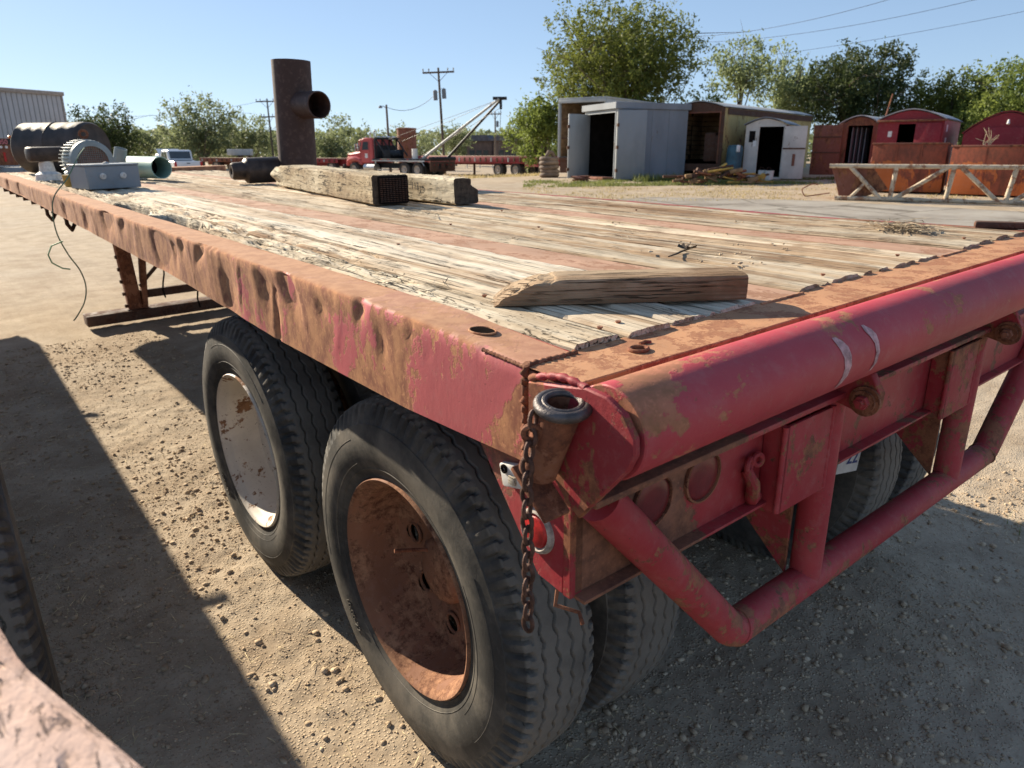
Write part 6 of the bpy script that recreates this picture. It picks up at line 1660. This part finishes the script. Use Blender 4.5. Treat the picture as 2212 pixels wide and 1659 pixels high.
tk = thing('storage_tank', 'round rust brown storage tank behind the trucks', 'tank', T3(*B(880, 76), gz(*B(880, 76))))
zt = ZA(277, 76)
m = MB(); m.lathe([(0, 0.0), (0, 0.95), (zt - 0.1, 0.95), (zt - 0.08, 1.0), (zt, 1.0), (zt + 0.02, 0.95), (zt + 0.08, 0.0)], (0, 0, 0), (0, 0, 1), 40); m.build('tank_shell', M['rustwall'], tk)
for i in range(3):
    m = MB(); m.torus((0, 0, zt * (0.3 + 0.25 * i)), (0, 0, 1), 0.955, 0.02, 36, 6); m.build('tank_hoop', M['rustwall'], tk)

M['brick'] = m_plain('brown_brick', (0.13, 0.095, 0.08), 0.85, 0, 0.2, 2)
M['shingle'] = m_plain('grey_shingle', (0.10, 0.10, 0.115), 0.85, 0, 0.25, 2)
for px0, px1, F, yr, ye, lb in ((1003, 1062, 118, 292, 305, 'far house with a low grey roof left of the other house'), (1066, 1122, 112, 291, 304, 'far house with a steeper grey gable roof on the right')):
    Mx, L = frame(px0, F, px1, F - 2); g0 = gz(*B((px0 + px1) / 2, F)); he = ZA(ye, F) - g0; hr = ZA(yr, F) - g0
    t = thing('house', lb, 'house', Mx)
    m = MB(); m.box2((0, 0, 0), (L, 7, he)); w_ = m.build('wall', M['brick'], t)
    m = MB(); m.prism([(-0.4, he + 0.01), (L * 0.15, hr), (L * 0.85, hr), (L + 0.4, he + 0.01)], -0.4, 7.4, 'Y'); m.build('roof', M['shingle'], t)
    for k in range(3):
        m = MB(); m.box2((L * (0.2 + 0.25 * k), -0.04, 0.9), (L * (0.2 + 0.25 * k) + 0.9, -0.002, 2.0)); m.build('window', M['glass'], t)
fe = thing('pipe_fence', 'pale pipe rail fence in front of the far houses', 'fence', T3(*B(900, 84), 0, -CAM_YAW))
for i in range(12):
    m = MB(); m.tube((i * 1.4, 0, 0), (i * 1.4, 0, 1.3), 0.05, None, 8); m.build('post', M['galv_lt'], fe)
for z in (0.7, 1.25):
    m = MB(); m.tube((0, 0, z), (16, 0, z), 0.04, None, 8); m.build('rail', M['galv_lt'], fe)

M['polewood'] = m_wood('grey_pole_wood', (0.22, 0.17, 0.125), (0.17, 0.125, 0.09), (0.09, 0.065, 0.045), (20, 20, 1), 0.4, True, 0.4, 0.4)
def pole(name, label, px, F, ytop, arms=(), trans=(), lean=0.0, cat='utility pole'):
    g0 = gz(*B(px, F)); h = ZA(ytop, F) - g0
    t = thing(name, label, cat, T3(*B(px, F), g0, -CAM_YAW) @ Matrix.Rotation(lean, 4, 'Y'))
    m = MB(); m.tube((0, 0, -0.2), (0, 0, h), 0.12, 0.08, 12); m.build('pole_shaft', M['polewood'], t)
    for z, l in arms:
        m = MB(); m.box((0, -0.12, h - z), (l, 0.10, 0.13)); a = m.build('cross_arm', M['polewood'], t)
        for x in (-0.48, -0.3, 0.3, 0.48):
            m = MB(); m.lathe([(0, 0.03), (0.1, 0.05), (0.2, 0.06), (0.24, 0.02), (0.24, 0)], (x * l, -0.12, h - z + 0.07), (0, 0, 1), 8); m.build('insulator', M['galv_lt'], a)
        m = MB(); m.tube((-0.3 * l, -0.1, h - z), (0, -0.1, h - z - 0.7), 0.02, None, 6); m.tube((0.3 * l, -0.1, h - z), (0, -0.1, h - z - 0.7), 0.02, None, 6); m.build('arm_brace', M['darkrust'], t)
    for x, z in trans:
        m = MB(); m.lathe([(0, 0.0), (0, 0.17), (0.7, 0.17), (0.75, 0.1), (0.8, 0.0)], (x, -0.1, h - z - 0.9), (0, 0, 1), 16); m.build('transformer', M['galv'], t)
    return t, h
pole('utility_pole', 'tall utility pole with cross arm and transformer cans behind the gin pole', 960, 62, 146, ((0.35, 2.5),), ((-0.36, 1.5), (0.34, 1.4)), R(-2.2))
pole('utility_pole', 'distant utility pole with two short arms beside the upright pipe', 590, 86, 213, ((0.3, 2.4), (1.9, 1.6)), (), R(-1))
pole('utility_pole', 'small distant utility pole with one can right of the gin pole', 1070, 100, 241, ((0.3, 1.6),), ((0.3, 1.0),), 0)
t, h = pole('yard_light', 'yard light pole with a curved lamp arm above the trucks', 842, 64, 226, (), (), R(-1), 'lamp post')
m = MB(); m.sweep([(0, 0, h - 0.3), (-0.25, 0, h - 0.1), (-0.5, 0, h - 0.15)], 0.03, 8); m.lathe([(0, 0.05), (0.1, 0.16), (0.2, 0.18), (0.22, 0)], (-0.5, 0, h - 0.05), (0, 0, -1), 12); m.build('lamp_arm', M['galv'], t)
def wire(label, p, q, sag, r, n=24):
    p = Vector(p); q = Vector(q); t = thing('power_line', label, 'power line', Matrix.Translation(p))
    m = MB(); m.sweep([(q - p) * (i / n) - Vector((0, 0, 4 * sag * (i / n) * (1 - i / n))) for i in range(n + 1)], r, 5); m.build('conductor', M['blackmetal'], t)
wire('slack wire running from the yard light up to the tall pole', (*B(842, 64), ZA(232, 64)), (*B(958, 62), ZA(190, 62)), 0.8, 0.02)
wire('upper power line crossing the sky at the top right', (*B(1440, 62), ZA(80, 62)), (*B(1900, 42), ZA(-10, 42)), 0.5, 0.013)
wire('middle power line crossing the sky at the top right', (*B(1440, 63), ZA(92, 63)), (*B(2090, 42), ZA(-12, 42)), 0.6, 0.012)
wire('lowest power line crossing the sky above the dark tree', (*B(1440, 64), ZA(140, 64)), (*B(2330, 42), ZA(-18, 42)), 0.5, 0.011)
wire('faint wire running left from the distant pole', (*B(590, 86), ZA(215, 86)), (*B(-100, 60), ZA(232, 60)), 1.2, 0.013)

# ------------------------------------------------------------------ trees
M['bark'] = m_wood('grey_bark', (0.20, 0.16, 0.12), (0.14, 0.11, 0.08), (0.07, 0.055, 0.04), (14, 14, 2), 0.6, True, 0.4, 0.6)
LEAF = {'olive': m_leaf('olive_leaves', (0.060, 0.085, 0.018), (0.165, 0.185, 0.040), 0.42),
        'dark': m_leaf('dark_leaves', (0.030, 0.050, 0.016), (0.075, 0.095, 0.030), 0.32),
        'bright': m_leaf('bright_leaves', (0.085, 0.125, 0.025), (0.19, 0.23, 0.055), 0.45),
        'grey': m_leaf('grey_green_leaves', (0.11, 0.145, 0.065), (0.24, 0.28, 0.13), 0.45),
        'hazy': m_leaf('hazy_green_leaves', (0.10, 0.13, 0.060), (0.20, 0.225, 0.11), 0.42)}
def tree(name, label, px, F, ytop, wpx, crown, leaf, n, lsz, trunk_r=0.16, lobes=9, droop=0.0, group=None, fill=0.5, spray=0.0, seed=None, cat='tree'):
    """crown: fraction of the height where foliage begins"""
    rs = np.random.default_rng(seed if seed is not None else int(px * 7 + F))
    g0 = gz(*B(px, F)); H = ZA(ytop, F) - g0; Wd = wpx * F / 1637.0
    t = thing(name, label, cat, T3(*B(px, F), g0, rs.uniform(0, 6)), group)
    zc = H * (crown + 1) / 2; rz = H * (1 - crown) / 2; rx = Wd / 2
    # limbs: from trunk to lobe centres
    L = []
    for i in range(lobes):
        a = 2 * PI * i / lobes * 1.618 * 2 + rs.uniform(-.3, .3); e = rs.uniform(-0.75, 0.8); q = math.sqrt(max(0, 1 - e * e)) * rs.uniform(0.45, 0.72)
        L.append(Vector((rx * q * math.cos(a), rx * q * math.sin(a), zc + rz * e * 0.66)))
    tm = MB(); fork = H * max(0.12, crown * 0.75)
    tm.sweep([(0, 0, -0.15), (0.02 * H * rs.uniform(-1, 1), 0.02 * H * rs.uniform(-1, 1), fork * 0.5), (0, 0, fork), (0.03 * H * rs.uniform(-1, 1), 0, zc)], [trunk_r * 1.25, trunk_r, trunk_r * 0.85, trunk_r * 0.35], 9)
    for c in L:
        s = Vector((0, 0, fork * rs.uniform(0.7, 1.1))); mid = s.lerp(c, 0.5) + Vector((rs.uniform(-.1, .1) * Wd, rs.uniform(-.1, .1) * Wd, 0.05 * H))
        tm.sweep([s, mid, c], [trunk_r * 0.55, trunk_r * 0.32, trunk_r * 0.1], 7)
        for k in range(4):
            e = c + Vector((rs.normal(0, .22) * Wd, rs.normal(0, .22) * Wd, abs(rs.normal(0.1, .12)) * H * 0.6)); tm.sweep([mid.lerp(c, rs.uniform(0.3, 1)), (c + e) / 2 + Vector((0, 0, 0.02 * H)), e], [trunk_r * 0.16, trunk_r * 0.10, trunk_r * 0.03], 5)
    tm.build('trunk', M['bark'], t, 60, False)
    # leaf clumps
    lobs = np.array([c[:] for c in L]); lr = rs.uniform(0.30, 0.46, lobes) * min(Wd, 2.2 * rz)
    nc = max(24, n // 26); li = rs.integers(0, lobes, nc)
    dv = rs.normal(0, 1, (nc, 3)); dv /= np.linalg.norm(dv, axis=1)[:, None]
    rad = rs.uniform(fill, 1.0, nc) ** 0.7
    cc = lobs[li] + dv * (lr[li] * rad)[:, None] * np.array([1, 1, 0.85])
    if spray > 0: cc[:, 2] += spray * H * np.abs(rs.normal(0, 0.5, nc)) * (rs.uniform(0, 1, nc) < 0.4)
    keep = (cc[:, 2] > H * crown * 0.8) & (cc[:, 2] < H * 1.02); cc = cc[keep]; nc = len(cc)
    per = max(4, n // nc)
    cs = rs.uniform(0.5, 1.25, nc) * lsz * 3.2
    # shoots: leaves strung along a short twig
    ax = rs.normal(0, 1, (nc, 3)) + dv[keep] * 1.2 + np.array([0, 0, 0.5 - droop * 2.0]); ax /= np.linalg.norm(ax, axis=1)[:, None]
    u = rs.uniform(-1, 1, (nc, per, 1))
    pos = cc[:, None, :] + ax[:, None, :] * u * cs[:, None, None] * 1.3 + rs.normal(0, 1, (nc, per, 3)) * (cs * 0.42)[:, None, None]
    if droop: pos[..., 2] -= droop * cs[:, None] * (u[..., 0] + 1) * 1.5
    pos = pos.reshape(-1, 3); m_ = len(pos)
    a = rs.normal(0, 1, (m_, 3)); a[:, 2] -= droop * 1.6; a /= np.linalg.norm(a, axis=1)[:, None]
    b = rs.normal(0, 1, (m_, 3)); b -= a * np.sum(a * b, 1)[:, None]; b /= np.linalg.norm(b, axis=1)[:, None]
    sl = lsz * rs.uniform(0.6, 1.3, (m_, 1)); sw = sl * 0.42
    V = np.stack([pos - a * sl, pos + b * sw, pos + a * sl, pos - b * sw], 1).reshape(-1, 3)
    me = bpy.data.meshes.new('crown'); k = 4 * m_
    me.vertices.add(k); me.vertices.foreach_set('co', V.reshape(-1)); me.loops.add(k); me.loops.foreach_set('vertex_index', np.arange(k))
    me.polygons.add(m_); me.polygons.foreach_set('loop_start', np.arange(0, k, 4)); me.polygons.foreach_set('loop_total', np.full(m_, 4)); me.update(calc_edges=True)
    obj('crown', me, LEAF[leaf], t)
    return t
tree('shade_tree', 'large round green tree rising behind the grey shed', 1322, 46, 18, 292, 0.26, 'olive', 44000, 0.105, 0.24, 17, fill=0.35)
tree('shade_tree', 'yellow green lower tree left of the large round tree', 1168, 47, 205, 110, 0.05, 'bright', 6000, 0.13, 0.12, 8)
tree('thin_tree', 'slender bare stemmed tree with an airy crown above the tan box', 1590, 48, 70, 100, 0.52, 'grey', 3600, 0.12, 0.10, 8, droop=0.3)
tree('willow_tree', 'feathery pale green drooping tree beside the slender tree', 1692, 49, 72, 118, 0.28, 'grey', 6500, 0.13, 0.12, 10, droop=0.55)
tree('shade_tree', 'dark bushy tree with upright sprays behind the brown hut', 1838, 45, 98, 200, 0.12, 'dark', 20000, 0.11, 0.18, 13, fill=0.35, spray=0.10)
tree('shade_tree', 'mid green tree behind the arched red hut', 2030, 44, 150, 150, 0.10, 'olive', 13000, 0.105, 0.14, 11, spray=0.08)
tree('shade_tree', 'bright green tree at the right edge behind the second red hut', 2165, 40, 142, 190, 0.08, 'bright', 17000, 0.10, 0.16, 11, spray=0.10)
tree('bush', 'low green brush showing over the grey shed roof beside the slender tree', 1525, 46, 190, 90, 0.1, 'bright', 2600, 0.12, 0.08, 6, cat='bush')
tree('shade_tree', 'rounded tree standing right next to the warehouse', 220, 78, 226, 135, 0.10, 'dark', 8000, 0.17, 0.2, 10, fill=0.4)
tree('shade_tree', 'tall spreading tree behind the white pickup', 438, 82, 211, 150, 0.10, 'hazy', 9000, 0.18, 0.2, 11, fill=0.4)
for px, F, yt, w, n, lb in ((322, 90, 276, 110, 3500, 'low hazy thicket between the warehouse tree and the spreading tree'), (540, 88, 256, 130, 5000, 'hazy tree just left of the upright pipe'), (716, 84, 252, 105, 4500, 'hazy tree just right of the upright pipe'),
                             (776, 90, 262, 60, 1200, 'sparse sapling left of the yard light'), (850, 92, 266, 70, 1200, 'thin twiggy tree over the truck cabs'), (985, 98, 256, 66, 3000, 'rounded tree at the foot of the tall pole'),
                             (925, 120, 288, 90, 2500, 'low far bush between the tank and the tall pole'), (1050, 130, 283, 90, 2500, 'low far bush above the left house'), (1120, 125, 286, 90, 2500, 'low far bush above the right house'),
                             (1135, 60, 250, 90, 3500, 'shrubby green tree left of the van box'), (620, 95, 275, 120, 3000, 'low far thicket behind the upright pipe'), (405, 98, 288, 160, 3000, 'low far thicket behind the pickup')):
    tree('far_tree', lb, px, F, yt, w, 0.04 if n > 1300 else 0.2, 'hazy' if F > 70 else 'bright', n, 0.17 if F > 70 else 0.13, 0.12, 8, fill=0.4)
# the wood that closes the far horizon
wv = []
nq = 26000
pxs = RNG.uniform(-900, 3300, nq); Fs = RNG.uniform(150, 190, nq); top = 4.2 + 3.0 * fbm(pxs / 60.0, pxs * 0, 77)
Xw = CAM_POS.x + Fs * math.sin(CAM_YAW) + Fs * (pxs - 1106) / 1637 * math.cos(CAM_YAW); Yw = CAM_POS.y + Fs * math.cos(CAM_YAW) - Fs * (pxs - 1106) / 1637 * math.sin(CAM_YAW)
Zw = ground_z(Xw, Yw) + RNG.uniform(0, 1, nq) ** 0.8 * top
pos = np.stack([Xw, Yw, Zw], 1); a = RNG.normal(0, 1, (nq, 3)); a /= np.linalg.norm(a, axis=1)[:, None]; b = RNG.normal(0, 1, (nq, 3)); b -= a * np.sum(a * b, 1)[:, None]; b /= np.linalg.norm(b, axis=1)[:, None]
V = np.stack([pos - a * 0.55, pos + b * 0.45, pos + a * 0.55, pos - b * 0.45], 1).reshape(-1, 3)
mb = MB(); mb.v = list(map(tuple, V.tolist())); mb.f = [(4 * i, 4 * i + 1, 4 * i + 2, 4 * i + 3) for i in range(nq)]
tag(mb.build('woods', LEAF['hazy'], None, 0, False), 'hazy far wood along the horizon', 'woods', None, 'stuff')
